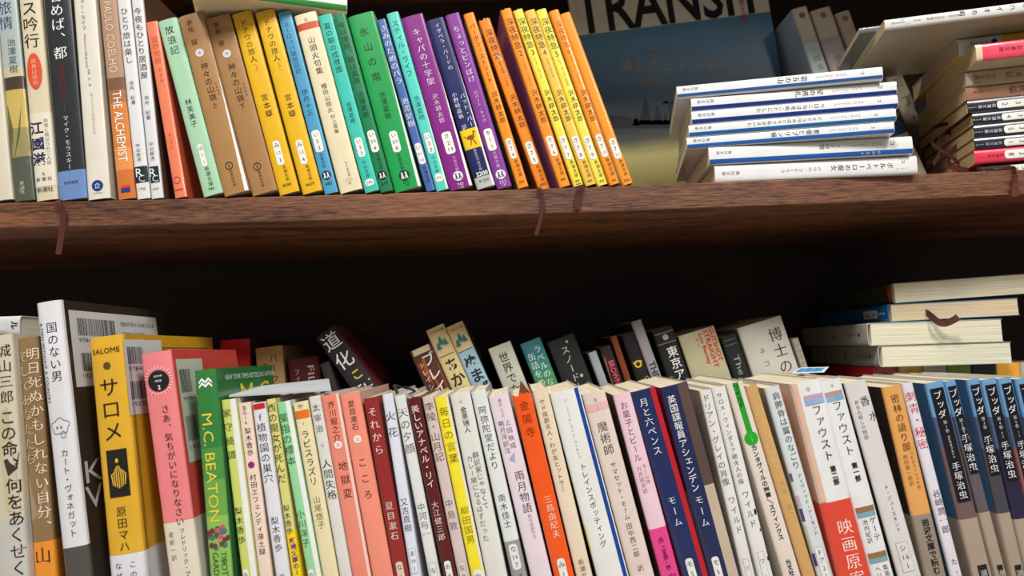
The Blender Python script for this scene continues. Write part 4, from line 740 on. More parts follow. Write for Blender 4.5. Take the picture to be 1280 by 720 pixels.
def barcode(s, tl, tr, bl, paper, code, texts):
    ya, za = face_pt(s, *tl); yb, _ = face_pt(s, *tr); _, zb = face_pt(s, *bl)
    W, Hh = yb - ya, za - zb
    mb = MB(); fquad(s, mb, ya, yb, zb, za, paper, .00016, 'cover'); so = mb.build('barcode_label', s.root)
    bb = MB(); rr = random.Random(11)
    for v0, v1 in ((.10, .33), (.56, .80)):
        y = ya + .07 * W; end = ya + .46 * W if W > .03 else ya + .9 * W
        while y < end:
            q = rr.choice((.0003, .0003, .0006, .0009)); fquad(s, bb, y, min(y + q, end), za - v1 * Hh, za - v0 * Hh, (40, 38, 44), .00024); y += q + rr.choice((.0003, .0004, .0007))
    bb.build('barcode', so)
    for txt, u0, u1, v, hm in texts:
        tb = MB(); ftext(s, tb, (txt, 'w'), ya + u0 * W, ya + u1 * W, za - v * Hh, hm, (60, 58, 64)); tb.build('lettering', so)
def ex_brown(s):
    barcode(s, (85, 387.3), (193.5, 390.3), (95.5, 484), (222, 224, 226), 0, [('9784140812518', .07, .46, .39, .0042), ('ISBN978-4-14-081251-8', .53, .95, .14, .0048), ('C0095 ¥1600E', .53, .82, .29, .0048), ('1920095016008', .07, .46, .86, .0042)])
    for ch, cx, cy in (('K', 117, 587), ('V', 118, 619)):
        tb = MB(); y, z = face_pt(s, cx, cy); ftext(s, tb, (ch, 'w'), y - .009, y + .009, z, .021, (196, 192, 186)); tb.build('lettering', s.root)
def ex_yellow(s):
    barcode(s, (153.5, 424), (201, 426), (160, 520), (222, 224, 228), 0, [('9784041', .07, .6, .39, .0042), ('1920093', .07, .6, .86, .0042)])
    ln = MB(); y0, _ = face_pt(s, 167, 520); z1 = s.h - .009
    for q in (0, .0016):
        fquad(s, ln, y0 + q, y0 + q + .0006, .01, z1 - q, (70, 56, 30)); fquad(s, ln, y0 + q, s.d - .01, z1 - q - .0006, z1 - q, (70, 56, 30), .00014)
    ln.build('cover_print', s.root)
def ex_pink(s):
    barcode(s, (219, 449), (252, 450), (233, 580), (214, 222, 204), 0, [('9784150', .1, .9, .39, .0036), ('1920197', .1, .9, .86, .0036)])
def ex_green(s):
    tb = MB()
    ya, z = face_pt(s, 281, 471.5); yb, _ = face_pt(s, 342, 467)
    ftext(s, tb, ('NEW YORK TIMES BESTSELLING AUTHOR', 'w'), ya, yb, z, .0052, (226, 232, 226)); tb.build('lettering', s.root); tb = MB()
    ya, z = face_pt(s, 301, 494); yb, _ = face_pt(s, 341, 490)
    ftext(s, tb, ('M.C.', 'w'), ya, yb, z, .026, (226, 204, 70)); tb.build('lettering', s.root)
def ex_purple(s):
    tb = MB(); vs0 = '沢木耕太郎深夜特急'
    for i, ch in enumerate(vs0):
        vs, fs = glyph_v(ch, 'm'); zc = s.h - .012 - i * .0068
        tb.add([(-.0002, .011 - x * .0075, zc + y * .0066) for x, y in vs], fs, mat((40, 24, 44), 'ink'))
    tb.build('lettering', s.root)
def ex_flap(s):
    mb = MB(); t = s.t; h = s.h
    pts = [(t * .3, .012, h - .004), (t * .62, .012, h + .0075), (t * 1.0, .014, h - .003)]
    mb.add([p for p in pts] + [(x, y + .0006, z) for x, y, z in pts], [(0, 1, 2), (5, 4, 3), (0, 3, 4, 1), (1, 4, 5, 2), (2, 5, 3, 0)], mat((112, 56, 36), 'paper')); mb.build('torn_flap', s.root)
EXTRA = dict(barcode_brown=ex_brown, barcode_yellow=ex_yellow, barcode_pink=ex_pink, green_front=ex_green, purple=ex_purple, flap=ex_flap)
for bk in UP + LOW + BACK:
    if isinstance(bk.get('extra'), str): bk['extra'] = EXTRA[bk['extra']]

# ------------------------------------------------------------------ stacks and other lying books
SG = 'white paperbacks with blue stripes stacked on the upper shelf'
BLUE = (26, 84, 166); DBLUE = (20, 52, 130)
def jp(title, xa, xb, sub, subx, code, stripe=BLUE, sv=(.70, .96), aut=(722, 760)):
    return title
STACK = [   # bottom to top: left px, thickness, yaw, title and its span, author span, stripe
 dict(x=893, t=.0137, yaw=4, y0=.004, c=(234, 232, 234), label='white paperback without a stripe at the bottom of the white stack', tx=[T('角川文庫', 925, 902, (90, 90, 96), .5, 4), T('パウロ・コエーリョ', 1027, 976, (100, 100, 106), .5, 4.6), T('ボルトベーロの魔女', 1117, 1038, K, .5, 7), T('コ', 1133, 1126, K, .3, 3.6), T('11-9', 1133, 1120, K, .7, 2.6)]),
 dict(x=885.5, t=.0135, yaw=5, y0=.003, c=(232, 232, 232), stripe=(.72, .97, (30, 92, 178)), label='white paperback second from the bottom of the white stack, its stripe bright blue', tx=[T('角川文庫', 915, 895, (90, 90, 96), .36, 4), T('11分間', 1052, 1024, K, .36, 8), T('パウロ・コエーリョ', 1102, 1064, (90, 90, 96), .36, 4.4), T('コ', 1119, 1112, K, .36, 3.6), T('ONZE', 1102, 1074, (220, 226, 236), .85, 2.4, 'g')]),
 dict(x=858, t=.0087, yaw=9, y0=.006, c=(230, 231, 232), stripe=(.66, .97, (28, 100, 186)), label='white paperback third from the bottom of the white stack', tx=[T('角川文庫', 888, 866, (90, 90, 96), .34, 3.8), T('悪魔とプリン嬢', 1025, 963, K, .36, 6.4), T('パウロ・コエーリョ', 1073, 1036, (90, 90, 96), .34, 4), T('コ', 1095, 1088, K, .34, 3.4)]),
 dict(x=860.5, t=.0094, yaw=9, y0=.006, c=(230, 231, 232), stripe=(.66, .97, (28, 98, 160)), label='white paperback at the middle of the white stack', tx=[T('角川文庫', 890, 868, (90, 90, 96), .34, 3.8), T('ピエドラ川のほとりで私は泣いた', 1028, 934, K, .36, 6), T('パウロ・コエーリョ', 1076, 1038, (90, 90, 96), .34, 4), T('コ', 1099, 1092, K, .34, 3.4)]),
 dict(x=864, t=.0104, yaw=8.5, y0=.006, c=(230, 231, 232), stripe=(.66, .97, DBLUE), label='white paperback third from the top of the white stack', tx=[T('角川文庫', 894, 872, (90, 90, 96), .34, 3.8), T('ベロニカは死ぬことにした', 1032, 945, K, .36, 6.6), T('パウロ・コエーリョ', 1080, 1042, (90, 90, 96), .34, 4), T('コ', 1103, 1096, K, .34, 3.4)]),
 dict(x=863.5, t=.0104, yaw=8.5, y0=.007, c=(230, 231, 232), stripe=(.68, .98, (20, 50, 128)), label='white paperback second from the top of the white stack', tx=[T('角川文庫', 893, 871, (90, 90, 96), .34, 3.8), T('星の巡礼', 1030, 993, K, .36, 7), T('パウロ・コエーリョ', 1078, 1040, (90, 90, 96), .34, 4), T('コ', 1104, 1097, K, .34, 3.4)]),
 dict(x=845.5, t=.0100, yaw=10, y0=.008, c=(230, 231, 232), stripe=(.68, .9, (36, 92, 160)), label='white paperback on top of the white stack', tx=[T('角川文庫', 873, 853, (90, 90, 96), .34, 3.8), T('第五の山', 1010, 971, K, .36, 7), T('パウロ・コエーリョ', 1058, 1020, (90, 90, 96), .34, 4), T('コ', 1082, 1075, K, .34, 3.4)]),
]
QG = 'books stacked at the right end of the upper shelf'
DN = (28, 32, 46)
QST = [
 dict(x=1225, t=.0100, c=DN, label='navy paperback at the bottom of the stack at the right end', y0=.024, tx=[T('新潮文庫', 1261, 1242, WH, .5, 4.6), S(1300, 1262, 'か|3|7', .62, u=.5), T('552', 1240, 1229, WH, .5, 5)]),
 dict(x=1217.5, t=.0112, c=(230, 58, 84), label='crimson pink paperback between two navy ones in the right stack', y0=.022, tx=[T('新潮文庫', 1255, 1234, (110, 20, 36), .5, 4.8), S(1300, 1256, 'か|3|8', .6), T('552', 1231, 1220, (130, 20, 40), .55, 4.6)]),
 dict(x=1217.5, t=.0092, c=DN, label='navy paperback lying right on the crimson pink one', y0=.022, tx=[D(0, .2, 1330, 1218, (222, 222, 222)), T('新潮文庫', 1253, 1231, (190, 192, 200), .6, 4.6), S(1300, 1255, 'か|3|1', .6, u=.6), T('514', 1230, 1219, WH, .6, 4.4)]),
 dict(x=1217, t=.0101, c=DN, label='navy paperback, third navy one up in the right stack', y0=.022, tx=[D(0, .14, 1330, 1218, (206, 212, 216)), T('新潮文庫', 1253, 1230, WH, .58, 4.6), S(1300, 1255, 'か|3|5', .6, u=.55), T('552', 1229, 1218, WH, .58, 4.6)]),
 dict(x=1215.5, t=.0092, c=DN, label='navy paperback, fourth navy one up in the right stack', y0=.022, tx=[D(0, .14, 1330, 1216, (206, 212, 216)), T('新潮文庫', 1251, 1228, WH, .58, 4.6), S(1300, 1252, 'か|3|4', .6, u=.55), T('438', 1227, 1216, WH, .58, 4.6)]),
 dict(x=1209, t=.0102, c=DN, label='navy paperback, topmost of the navy ones in the right stack', y0=.022, tx=[D(0, .14, 1330, 1210, (206, 212, 216)), T('新潮文庫', 1245, 1222, WH, .58, 4.6), S(1300, 1246, 'か|3|2', .6, u=.55), T('552', 1221, 1210, WH, .58, 4.6)]),
 dict(x=1206.5, t=.0105, c=(190, 140, 112), label='reddish tan paperback lying on the topmost navy one', y0=.022, tx=[T('ちくま文庫', 1240, 1216, (90, 50, 40), .45, 4.4), T('祝福', 1285, 1260, (90, 60, 50), .5, 8)]),
 dict(x=1205.5, t=.0125, c=(186, 164, 132), label='dull beige paperback under the rose pink one', y0=.022, tx=[T('中公文庫', 1246, 1218, (90, 74, 60), .45, 4.6), D(.1, .9, 1216, 1207, (206, 200, 186)), T('八犬伝', 1290, 1256, (90, 74, 60), .5, 7)]),
 dict(x=1219, t=.0135, c=(236, 72, 98), bands=[(1228, (228, 200, 168))], side=(206, 192, 164), label='rose pink paperback with a cream foot, jutting out of the right stack', y0=.002, tx=[T('岩波文庫', 1278, 1248, (90, 20, 40), .5, 5.6)]),
 dict(x=1197, t=.0140, c=(238, 190, 30), bands=[(1253, (224, 226, 232))], label='white and yellow paperback lying on the rose pink one', y0=.024, pages=(206, 176, 140), tx=[T('河出文庫', 1236, 1212, (70, 70, 74), .4, 4.6), O(.42, 1243, 2.6, 2.2, K), T('1100', 1211, 1203, GR, .5, 3)]),
 dict(x=1105.5, t=.0082, c=(218, 216, 212), side=(178, 164, 140), label='white paperback jutting far out to the left on top of the right stack', y0=.004, tx=[T('オハイオの町', 1290, 1195, K, .4, 5), T('小島信夫・浜本武雄訳', 1204, 1158, (80, 80, 80), .5, 3.6), T('講談社', 1151, 1142, (70, 70, 76), .5, 3.6), P([(.1, 1140), (.2, 1126), (.75, 1133), (.6, 1138)], (110, 190, 206)), T('文芸文庫', 1131, 1114, (90, 90, 94), .5, 3.2)]),
 dict(x=1074, t=.0050, c=(96, 104, 98), label='thin grey green book, uppermost of the right stack, cut by the picture edge', y0=.028, d=.078),
]
PG = 'books lying on the lower row at the right'
PST = [
 dict(x=1097, t=.0172, w=.104, c=(196, 194, 186), label='pale grey book at the bottom of the lower right stack', pages=(226, 222, 196), tx=[E('rosette', .5, .90, 2, K), T('講談社文庫', .74, .87, GR, .5, 4), T('海辺の旅', .2, .62, (90, 86, 80), .5, 9)]),
 dict(x=1083, t=.0185, w=.106, c=(204, 202, 194), label='pale grey book second from the bottom of the lower right stack', pages=(228, 222, 194), tx=[E('rosette', .5, .90, 2, K), T('講談社文庫', .76, .87, GR, .5, 4), T('海の暦', .25, .6, (90, 86, 80), .5, 8)]),
 dict(x=1109, t=.0145, w=.103, tilt=1.0, c=(20, 104, 168), label='blue book with a dark ribbon hanging from its pages, lower right stack', pages=(214, 192, 158), ribbons=5, tx=[S(.70, .88, 'む|5', .5), T('新潮文庫', .89, .97, WH, .5, 3), T('青の時代', .25, .62, (14, 60, 110), .5, 7)]),
 dict(x=1113, t=.0168, w=.108, tilt=2.2, c=(62, 64, 46), side=(70, 66, 48), label='dark olive book on top of the lower right stack', pages=(220, 210, 182), tx=[D(0, 1, 1.0, .965, (190, 70, 36)), T('文', .85, .9, (40, 40, 34), .5, 4), T('夜の記憶', .3, .65, (34, 34, 28), .5, 7)]),
]
WG = 'shaded books leaning at the back of the upper shelf'
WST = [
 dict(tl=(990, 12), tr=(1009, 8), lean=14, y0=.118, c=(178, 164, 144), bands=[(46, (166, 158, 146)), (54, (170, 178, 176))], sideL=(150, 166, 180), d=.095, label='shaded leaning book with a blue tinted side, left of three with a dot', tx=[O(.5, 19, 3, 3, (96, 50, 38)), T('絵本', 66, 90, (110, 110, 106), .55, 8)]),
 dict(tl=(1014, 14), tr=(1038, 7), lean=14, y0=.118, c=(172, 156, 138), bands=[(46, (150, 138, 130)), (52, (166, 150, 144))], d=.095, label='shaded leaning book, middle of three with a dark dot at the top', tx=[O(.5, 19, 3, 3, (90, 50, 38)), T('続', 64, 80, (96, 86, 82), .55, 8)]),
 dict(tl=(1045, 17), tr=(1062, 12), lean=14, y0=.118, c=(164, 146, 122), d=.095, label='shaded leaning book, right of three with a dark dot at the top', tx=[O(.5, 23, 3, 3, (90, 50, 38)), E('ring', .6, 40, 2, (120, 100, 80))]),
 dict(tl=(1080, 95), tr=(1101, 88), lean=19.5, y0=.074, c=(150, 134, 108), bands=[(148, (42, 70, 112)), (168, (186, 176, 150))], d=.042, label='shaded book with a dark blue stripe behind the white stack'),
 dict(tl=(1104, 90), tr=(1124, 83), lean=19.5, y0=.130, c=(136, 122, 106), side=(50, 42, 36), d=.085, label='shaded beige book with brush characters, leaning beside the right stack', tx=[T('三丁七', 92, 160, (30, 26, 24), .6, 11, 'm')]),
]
SUP = [((176, 40, 40), 'dark red'), ((232, 190, 60), 'yellow'), ((210, 208, 200), 'white'), ((150, 190, 80), 'lime green'), ((40, 44, 60), 'blackish blue'), ((236, 170, 60), 'amber orange'), ((186, 176, 160), 'tan grey'), ((200, 196, 190), 'pale grey')]

# ------------------------------------------------------------------ make the lettering shapes in one go
def fixs(books):
    for bk in books:
        for t in bk.get('tx', ()):
            if t[0] in 'TRHS': yield (t[1].replace('|', ''), t[7])
ALL = list(fixs(UP + LOW + BACK + STACK + QST + PST + WST))
ALL += [(x, 'w') for x in ('R', 'C', 'K', 'V', '9784140812518', 'ISBN978-4-14-081251-8', 'C0095 ¥1600E', '1920095016008', '9784041', '1920093', '9784150', '1920197', 'NEW YORK TIMES BESTSELLING AUTHOR', 'M.C.')]
ALL += [('沢木耕太郎深夜特急美しきミャンマー楽園のいま特集黄金の国へトランジット第号0123456789ル企', 'm'), ('第20号', 'g'), ('TRANSIT', 'W')]
prepare(ALL)

for bk in WST + BACK: bk['fin'] = 'paper'
for bk in QST: bk.setdefault('pages', (220, 190, 140))

# ------------------------------------------------------------------ standing rows
def lean_M(x, y, z, lean, yaw): return Matrix.Translation((x, y, z)) @ Matrix.Rotation(math.radians(yaw), 4, 'Z') @ Matrix.Rotation(-lean, 4, 'Y')
RB = {1: ([(72, 253.5), (79, 268), (78, 285), (73, 318)], .0044), 2: ([(674, 237), (678, 248), (676.5, 270), (670, 294)], .0026), 3: ([(726, 233.5), (722.5, 246), (721.5, 262)], .0046)}
def fit(row, gap=.0003):
    """thin a book where its neighbours' outlines, read off the photograph, would run into each other"""
    for a, b in zip(row, row[1:]):
        ta, tb = math.tan(a['th']), math.tan(b['th'])
        for zz in (0.0, min(a['h'] * math.cos(a['th']), b['h'] * math.cos(b['th']))):
            room = (b['x'] - zz * tb) - (a['x'] - zz * ta) - gap
            need = a['t'] / math.cos(a['th'])
            room -= max(0.0, .105 * (math.sin(math.radians(b['bk'].get('yaw', 0))) - math.sin(math.radians(a['bk'].get('yaw', 0)))))
            if need > room:
                if room > need * .72: a['t'] = room * math.cos(a['th'])
                else: a['t'] *= .85; b['x'] += a['t'] / math.cos(a['th']) - room
rj = random.Random(21); row = []
for i, bk in enumerate(UP):
    y0 = -.0015 + rj.random() * .0025 + bk.get('sink', 0)
    x0 = bis(lambda x: proj((x, y0, up_z(x)))[0] - bk['bl'], -.6, .6); x1 = bis(lambda x: proj((x, y0, up_z(x)))[0] - bk['br'], -.6, .6)
    A = on_plane(bk['tl'][0], bk['tl'][1], y0); B = Vector((x0, y0, up_z(x0)))
    th = math.atan2(B.x - A.x, A.z - B.z)
    row.append(dict(x=x0, y=y0, th=th, h=bk.get('h') or (A - B).length, t=(x1 - x0) / math.cos(th), bk=bk))
fit(row)
TOPS = []
for r in row:
    bk = r['bk']; bk.setdefault('group', UG)
    if bk.get('ribbons'):
        pts, wd = RB[bk['ribbons']]; q = [on_plane(a, b, -.0022) for a, b in pts]
        bk['ribbons'] = [([Vector((q[0].x, .012, up_z(q[0].x) + .0006)), Vector((q[0].x, -.0018, up_z(q[0].x) + .0002))] + q[1:], wd, SILK)]
    lift = .0002
    M = lean_M(r['x'], r['y'], up_z(r['x']) + lift, r['th'], bk.get('yaw', 0))
    Book(bk, M, r['t'], r['h'], bk.get('d', .105), 1).build()
    TOPS.append((r['x'] - r['h'] * math.sin(r['th']), r['x'] - r['h'] * math.sin(r['th']) + r['t'], r['h'] * math.cos(r['th']) + r['t'] * math.sin(r['th']) + up_z(r['x'])))
row = []
for i, bk in enumerate(LOW):
    y0 = bk.get('y0', LO_Y + rj.random() * .002)
    A = on_plane(bk['tl'][0], bk['tl'][1], y0); A2 = on_plane(bk['tr'][0], bk['tr'][1], y0); B = on_plane(bk['x7'], 720, y0)
    th = math.atan2(B.x - A.x, A.z - B.z); h = (A.z - LO_Z) / math.cos(th)
    t = abs(A2.x - A.x) / math.cos(th)
    row.append(dict(x=A.x + h * math.sin(th), y=y0, th=th, h=h, t=t, bk=bk))
fit(row)
for i, r in enumerate(row):
    bk = r['bk']; bk.setdefault('group', LG if not bk.get('hard') else 'hardcovers at the left end of the lower row')
    if bk.get('ribbons') == 4:
        q = [on_plane(a, b, yy) for a, b, yy in ((497, 492, -.03), (493, 481, -.024), (500, 483.5, -.014), (511, 485.5, -.010), (518, 489.5, -.020), (507, 494, -.028))]
        bk['ribbons'] = [(q, .0022, (34, 28, 28))]
    Book(bk, lean_M(r['x'], r['y'], LO_Z + .0002, r['th'], 0), r['t'], r['h'], bk.get('d', .105), 1).build()
    r['topz'] = LO_Z + r['h'] * math.cos(r['th'])
def slanted(rows, z0, grp, dflt_y):
    row = []
    for bk in rows:
        y0 = bk.get('y0', dflt_y); th = math.radians(bk['lean'])
        A = on_plane(bk['tl'][0], bk['tl'][1], y0); A2 = on_plane(bk['tr'][0], bk['tr'][1], y0)
        h = (A.z - z0) / math.cos(th); t = (A2 - A).length
        row.append(dict(x=A.x + h * math.sin(th), y=y0, th=th, h=h, t=t, bk=bk))
    fit(row)
    for r in row:
        bk = r['bk']; bk['group'] = grp
        Book(bk, lean_M(r['x'], r['y'], z0 + .0002, r['th'], 0), r['t'], r['h'], bk.get('d', .105), 1).build()
slanted(BACK, LO_Z, BG, Yb)
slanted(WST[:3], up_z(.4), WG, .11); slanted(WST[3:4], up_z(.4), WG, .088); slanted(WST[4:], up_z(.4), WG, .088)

# ------------------------------------------------------------------ lying books
def lay(bk, x, y, z, yaw, t, h, d, grp):
    bk['group'] = grp
    M = Matrix.Translation((x, y, z + t)) @ Matrix.Rotation(math.radians(-yaw), 4, 'Z') @ Matrix.Rotation(math.pi / 2, 4, 'Y')
    Book(bk, M, t, h, d, 0).build()
z = up_z(.18) + .0004
for bk in STACK:
    if 'stripe' in bk:
        u0, u1, c = bk['stripe']; bk['tx'] = [D(u0, u1, 1200, 800, c)] + bk['tx']
        bk['side'] = (206, 212, 222)
    x = bis(lambda x: proj((x, bk['y0'], z + bk['t']))[0] - bk['x'], 0, .6)
    lay(bk, x, bk['y0'], z, bk['yaw'], bk['t'], .148, .105, SG); z += bk['t'] + .0004
z = up_z(.42) + .0004
for i, bk in enumerate(QST):
    x = bis(lambda x: proj((x, bk['y0'], z + bk['t']))[0] - bk['x'], 0, .9)
    if i in (1, 5):
        e0 = Vector((x + .030, bk['y0'] + .05, z + bk['t'] * .5))
        if i == 5:
            bk['ribbons'] = [([Vector((x + .016, .062, z + .006)), Vector((x - .004, .060, z + .001)), Vector((x - .012, .052, z - .012)), Vector((x - .010, .046, z - .024)), Vector((x - .020, .040, z - .036))], .0032, (62, 28, 22)),
                             ([Vector((x + .022, .070, z - .004)), Vector((x + .006, .060, z - .004)), Vector((x - .008, .050, z - .018)), Vector((x + .004, .045, z - .034)), Vector((x - .002, .04, z - .05))], .0026, (70, 32, 26))]
        else:
            bk['ribbons'] = [([Vector((x + .024, .07, z + .018)), Vector((x + .010, .056, z + .024)), Vector((x - .004, .048, z + .008)), Vector((x + .004, .036, z - .002)), Vector((x + .010, .012, z - .0095)), Vector((x + .012, -.002, z - .012)), Vector((x + .009, -.0035, z - .032))], .0050, (92, 42, 30))]
    lay(bk, x, bk['y0'], z, 13, bk['t'], .148, bk.get('d', .105), QG); z += bk['t'] + .0004
# the big flat book lying on the tops of the upper row
zt = max(q[2] for q in TOPS[10:18]) + .0006
c0 = on_plane(434, 12, .008); yw = math.radians(19); ln = .112; tk = .013
fb = dict(name='hardcover_book', c=(226, 224, 218), side=(226, 210, 178), sideL=(222, 220, 212), pages=(150, 144, 130), label='large pale book with a green edge lying on top of the upper row', tx=[D(.64, .99, 0, 1, (52, 132, 50))])
M = Matrix.Translation((c0.x - ln * math.cos(yw), .008 - ln * math.sin(yw), zt + tk)) @ Matrix.Rotation(yw, 4, 'Z') @ Matrix.Rotation(math.pi / 2, 4, 'Y')
Book(fb, M, tk, ln, .135, 'f').build()
# stack of thick paperbacks lying behind the lower row at the right, page ends to the front
yp = .056; z = on_plane(1097, 459, yp).z; ZSUP = z
for bk in PST:
    x = bis(lambda x: proj((x, yp, z + bk['t']))[0] - bk['x'], 0, .6); bk['group'] = PG
    M = Matrix.Translation((x, yp, z)) @ Matrix.Rotation(math.radians(-4), 4, 'Z') @ Matrix.Rotation(math.radians(-bk.get('tilt', 0)), 4, 'Y') @ Matrix(((0, 1, 0, 0), (0, 0, 1, 0), (1, 0, 0, 0), (0, 0, 0, 1)))
    if bk.get('ribbons') == 5:
        bk['ribbons'] = [([on_plane(a, b, yy) for a, b, yy in ((1153, 389, .060), (1160, 392, .052), (1172, 402, .046), (1180, 404.5, .044), (1190, 401, .040), (1198, 396, .038))], .0052, (84, 46, 40))]
    Book(bk, M, bk['t'], .148, bk['w'], 'f').build(); z += bk['t'] + .0004
# the second row that carries the stack
xs = on_plane(1094, 470, .068).x
for c, nm in SUP:
    tt = .0200; bk = dict(c=c, label=nm + ' book under the lower right stack, only its top edge showing', group='books that carry the lower right stack')
    Book(bk, Matrix.Translation((xs, .068, LO_Z + .0002)), tt, ZSUP - LO_Z - .0006, .105, 'f').build(); xs += tt + .0004
# white book lying on the two hardcovers at the far left
zb = max(r['topz'] + r['t'] * math.sin(r['th']) for r in row[:3]) + .0006
xb = bis(lambda x: proj((x, -.03, zb + .013))[0] - 25, -.6, 0)
wb = dict(c=(206, 206, 212), pages=(206, 202, 188), round=.003, label='white book lying on the hardcovers at the far left', tx=[T('ル', .005, .045, K, .5, 9, 'b'), D(.2, .8, .06, .1, (206, 206, 212))])
M = Matrix.Translation((xb - .148, -.03, zb + .013)) @ Matrix.Rotation(math.pi / 2, 4, 'Y')
Book(wb, M, .013, .148, .105, 'f').build()

# ------------------------------------------------------------------ magazine standing at the back of the upper shelf
def magazine():
    ym = .150; th = math.radians(5.5)
    A = on_plane(717, 50, ym); z0 = up_z(.2) + .0003
    x0 = A.x + (A.z - z0) * math.tan(th); W, Hh, Tt = .200, .262, .006
    M = lean_M(x0, ym, z0, th, 0)
    root = bpy.data.objects.new('magazine', None); COL.objects.link(root); root.matrix_world = M
    tag(root, 'magazine with a dim blue lakeside photograph, standing behind the white stack', 'magazine')
    Mi = M.inverted()
    def loc(px, py):
        p = Mi @ on_plane(px, py, ym); return p.x, p.z
    m = bpy.data.materials.new('lake_photograph'); m.use_nodes = True; nt = m.node_tree; b = nt.nodes['Principled BSDF']
    b.inputs['Roughness'].default_value = 0.4
    tc = nt.nodes.new('ShaderNodeTexCoord'); sp = nt.nodes.new('ShaderNodeSeparateXYZ'); nt.links.new(tc.outputs['Object'], sp.inputs[0])
    mp = nt.nodes.new('ShaderNodeMapping'); mp.inputs['Scale'].default_value = (18, 1, 90); nz = nt.nodes.new('ShaderNodeTexNoise'); nz.inputs['Scale'].default_value = 1; nz.inputs['Detail'].default_value = 4
    nt.links.new(tc.outputs['Object'], mp.inputs[0]); nt.links.new(mp.outputs[0], nz.inputs['Vector'])
    ma = nt.nodes.new('ShaderNodeMath'); ma.operation = 'MULTIPLY_ADD'; ma.inputs[1].default_value = .012; nt.links.new(nz.outputs['Fac'], ma.inputs[0]); nt.links.new(sp.outputs['Z'], ma.inputs[2])
    mr = nt.nodes.new('ShaderNodeMapRange'); mr.inputs[1].default_value = 0; mr.inputs[2].default_value = Hh; nt.links.new(ma.outputs[0], mr.inputs[0])
    cr = nt.nodes.new('ShaderNodeValToRGB'); e = cr.color_ramp.elements
    zh = loc(850, 158)[1] / Hh; zs = loc(850, 40)[1] / Hh
    e[0].position = 0; e[0].color = L((58, 52, 28)); e[1].position = 1; e[1].color = L((78, 116, 142))
    for pz, c in ((zh * .4, (104, 92, 44)), (zh * .8, (150, 140, 84)), (zh * .97, (62, 62, 50)), (zh + .03, (30, 36, 44)), (zh + (zs - zh) * .3, (36, 52, 66)), (zs, (76, 114, 140))):
        q = e.new(min(max(pz, .01), .99)); q.color = L(c)
    nt.links.new(mr.outputs[0], cr.inputs[0]); nt.links.new(cr.outputs[0], b.inputs['Base Color'])
    mb = MB(); mb.box((0, 0, 0), (W, .0004, Hh), m); mb.box((0, .0004, 0), (.0004, Tt, Hh), mat((160, 150, 130), 'cover')); mb.box((0, Tt - .0004, 0), (W, Tt, Hh), mat((150, 140, 120), 'cover')); mb.build('cover', root)
    mb = MB(); mb.box((.0006, .0006, .0006), (W - .0008, Tt - .0006, Hh - .0006), page_mat((206, 200, 186))); mb.build('page_block', root)
    zt = loc(840, 30)[1]; mb = MB(); k = mat((206, 200, 180), 'cover')
    mb.box((.0005, -.0002, zt), (W - .0005, -.00005, Hh - .0005), k); mb.build('title_banner', root)
    tb = MB()
    def line(key, xa, xb, zc, hgt, c):
        vs, fs = GLY[key]; a = min(v[0] for v in vs); bb = max(v[0] for v in vs); q = (xb - xa) / (bb - a)
        tb.add([(xa + (x - a) * q, -.0004, zc + (y - .36) * hgt) for x, y in vs], fs, mat(c, 'ink'))
    xa = loc(718, 15)[0]; xb = loc(958, 15)[0]; zb = loc(840, 28)[1]
    line(('TRANSIT', 'W'), xa, xb, zb + .36 * .066, .066, (24, 22, 24))
    def chars(txt, px0, px1, py, em, c):
        for i, ch in enumerate(txt):
            vs, fs = GLY[(ch, 'm')]; f = (i + .5) / len(txt); x, z = loc(px0 + (px1 - px0) * f, py)
            tb.add([(x + gx * em, -.0003, z + (gy - .38) * em) for gx, gy in vs], fs, mat(c, 'ink'))
    chars('美しきミャンマー', 774, 912, 82, .0138, (158, 124, 56)); chars('黄金の国へのいま', 804, 872, 65, .0066, (136, 116, 64)); chars('楽園へ', 806, 830, 101, .0082, (150, 112, 46))
    for i, ch in enumerate('第20号'):
        vs, fs = GLY[(ch, 'g')]; x, z = loc(926.5 + i * 1.1, 2 + i * 7.2); tb.add([(x + gx * .0075, -.0004, z + (gy - .38) * .0075) for gx, gy in vs], fs, mat((170, 50, 40), 'ink'))
    for i, ch in enumerate('トランジット'):
        vs, fs = GLY[(ch, 'm')]; x, z = loc(718 + i * .9, -12 + i * 6.4); tb.add([(x + gx * .0048, -.0004, z + (gy - .38) * .0048) for gx, gy in vs], fs, mat((40, 38, 36), 'ink'))
    tb.build('lettering', root)
    sl = MB(); dk = mat((20, 22, 24), 'ink')
    def poly(pts): sl.add([(loc(a, b)[0], -.00022, loc(a, b)[1]) for a, b in pts], [tuple(range(len(pts)))], dk)
    poly([(740, 160), (740, 146), (775, 144), (800, 150), (960, 150), (968, 160)])
    for cx, top, wd in ((807, 124, 9), (822, 132, 8), (832, 140, 7), (842, 134, 9), (850, 142, 7), (795, 143, 8)):
        poly([(cx - wd, 156), (cx - wd * .5, top + 14), (cx - .8, top), (cx + .8, top), (cx + wd * .5, top + 14), (cx + wd, 156)])
    poly([(837, 156), (836, 130), (838, 130), (840, 156)])
    for a in (-160, -130, -50, -15, 20, 195):
        ca, sa = math.cos(math.radians(a)), math.sin(math.radians(a)); poly([(837, 129), (837 + 6 * ca - 1.2 * sa, 128 + 5 * sa), (837 + 10 * ca, 130 + 7 * sa + 2)])
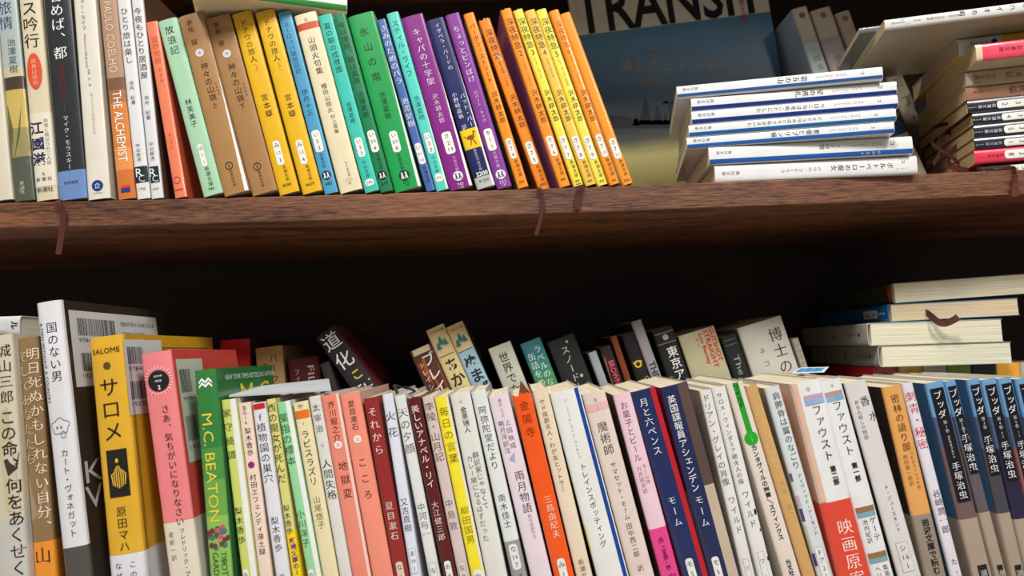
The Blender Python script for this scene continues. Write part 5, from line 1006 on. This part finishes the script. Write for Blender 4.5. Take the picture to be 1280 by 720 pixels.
    for cx in (880, 905, 928, 945): poly([(cx - 12, 156), (cx - 6, 144), (cx + 5, 143), (cx + 13, 156)])
    sl.build('cover_print', root)
magazine()

# ------------------------------------------------------------------ loose paper on the lower row
def prism(name, pts, th, m, label, cat, extra=None):
    c = sum((Vector(p) for p in pts), Vector()) / len(pts)
    n = len(pts); vs = [Vector(p) - c for p in pts]; vs = vs + [v + Vector((0, 0, th)) for v in vs]
    mb = MB(); mb.add(vs, [tuple(reversed(range(n))), tuple(range(n, 2 * n))] + [(i, (i + 1) % n, n + (i + 1) % n, n + i) for i in range(n)], m)
    o = mb.build(name); o.location = c; tag(o, label, cat); return o, c
tz = lambda px: max(r['topz'] + r['t'] * math.sin(r['th']) for r in row if abs(r['bk']['tl'][0] + 8 - px) < 34 and not r['bk'].get('hard') and r['bk']['tl'][1] > 470)
def at(px, y, z):
    return Vector((bis(lambda x: proj((x, y, z))[0] - px, -.6, .6), y, z))
zl, zr = tz(310) + .0006, tz(395) + .0012
prism('paper_sheet', [at(286, LO_Y + .006, zl), at(414, LO_Y + .010, zr), at(411, .045, zr + .005), at(292, .030, zl + .002)], .0009, mat((178, 180, 184), 'paper'), 'grey white sheet of paper lying across the lower left paperbacks', 'paper')
zc = tz(1010) + .001
o, c = prism('paper_slip', [at(990, .012, zc), at(1030, .012, zc), at(1036, .030, zc + .003), at(1000, .030, zc + .003)], .0004, mat((216, 218, 222), 'paper'), 'small white slip with a blue striped block on the lower row', 'paper')
mb = MB()
for i in range(6):
    a = .08 + i * .14
    P0, P1 = at(990, .012, zc) - c, at(1030, .012, zc) - c; P2, P3 = at(1036, .030, zc + .003) - c, at(1000, .030, zc + .003) - c
    f = lambda u, v: (P0 * (1 - u) + P1 * u) * (1 - v) + (P3 * (1 - u) + P2 * u) * v + Vector((0, 0, .0006))
    mb.add([f(a, .1), f(a + .13, .1), f(a + .13, .8), f(a, .8)], [(0, 1, 2, 3)], mat((84, 160, 206) if i % 2 else (60, 132, 186), 'ink'))
mb.build('printed_stripes', o)
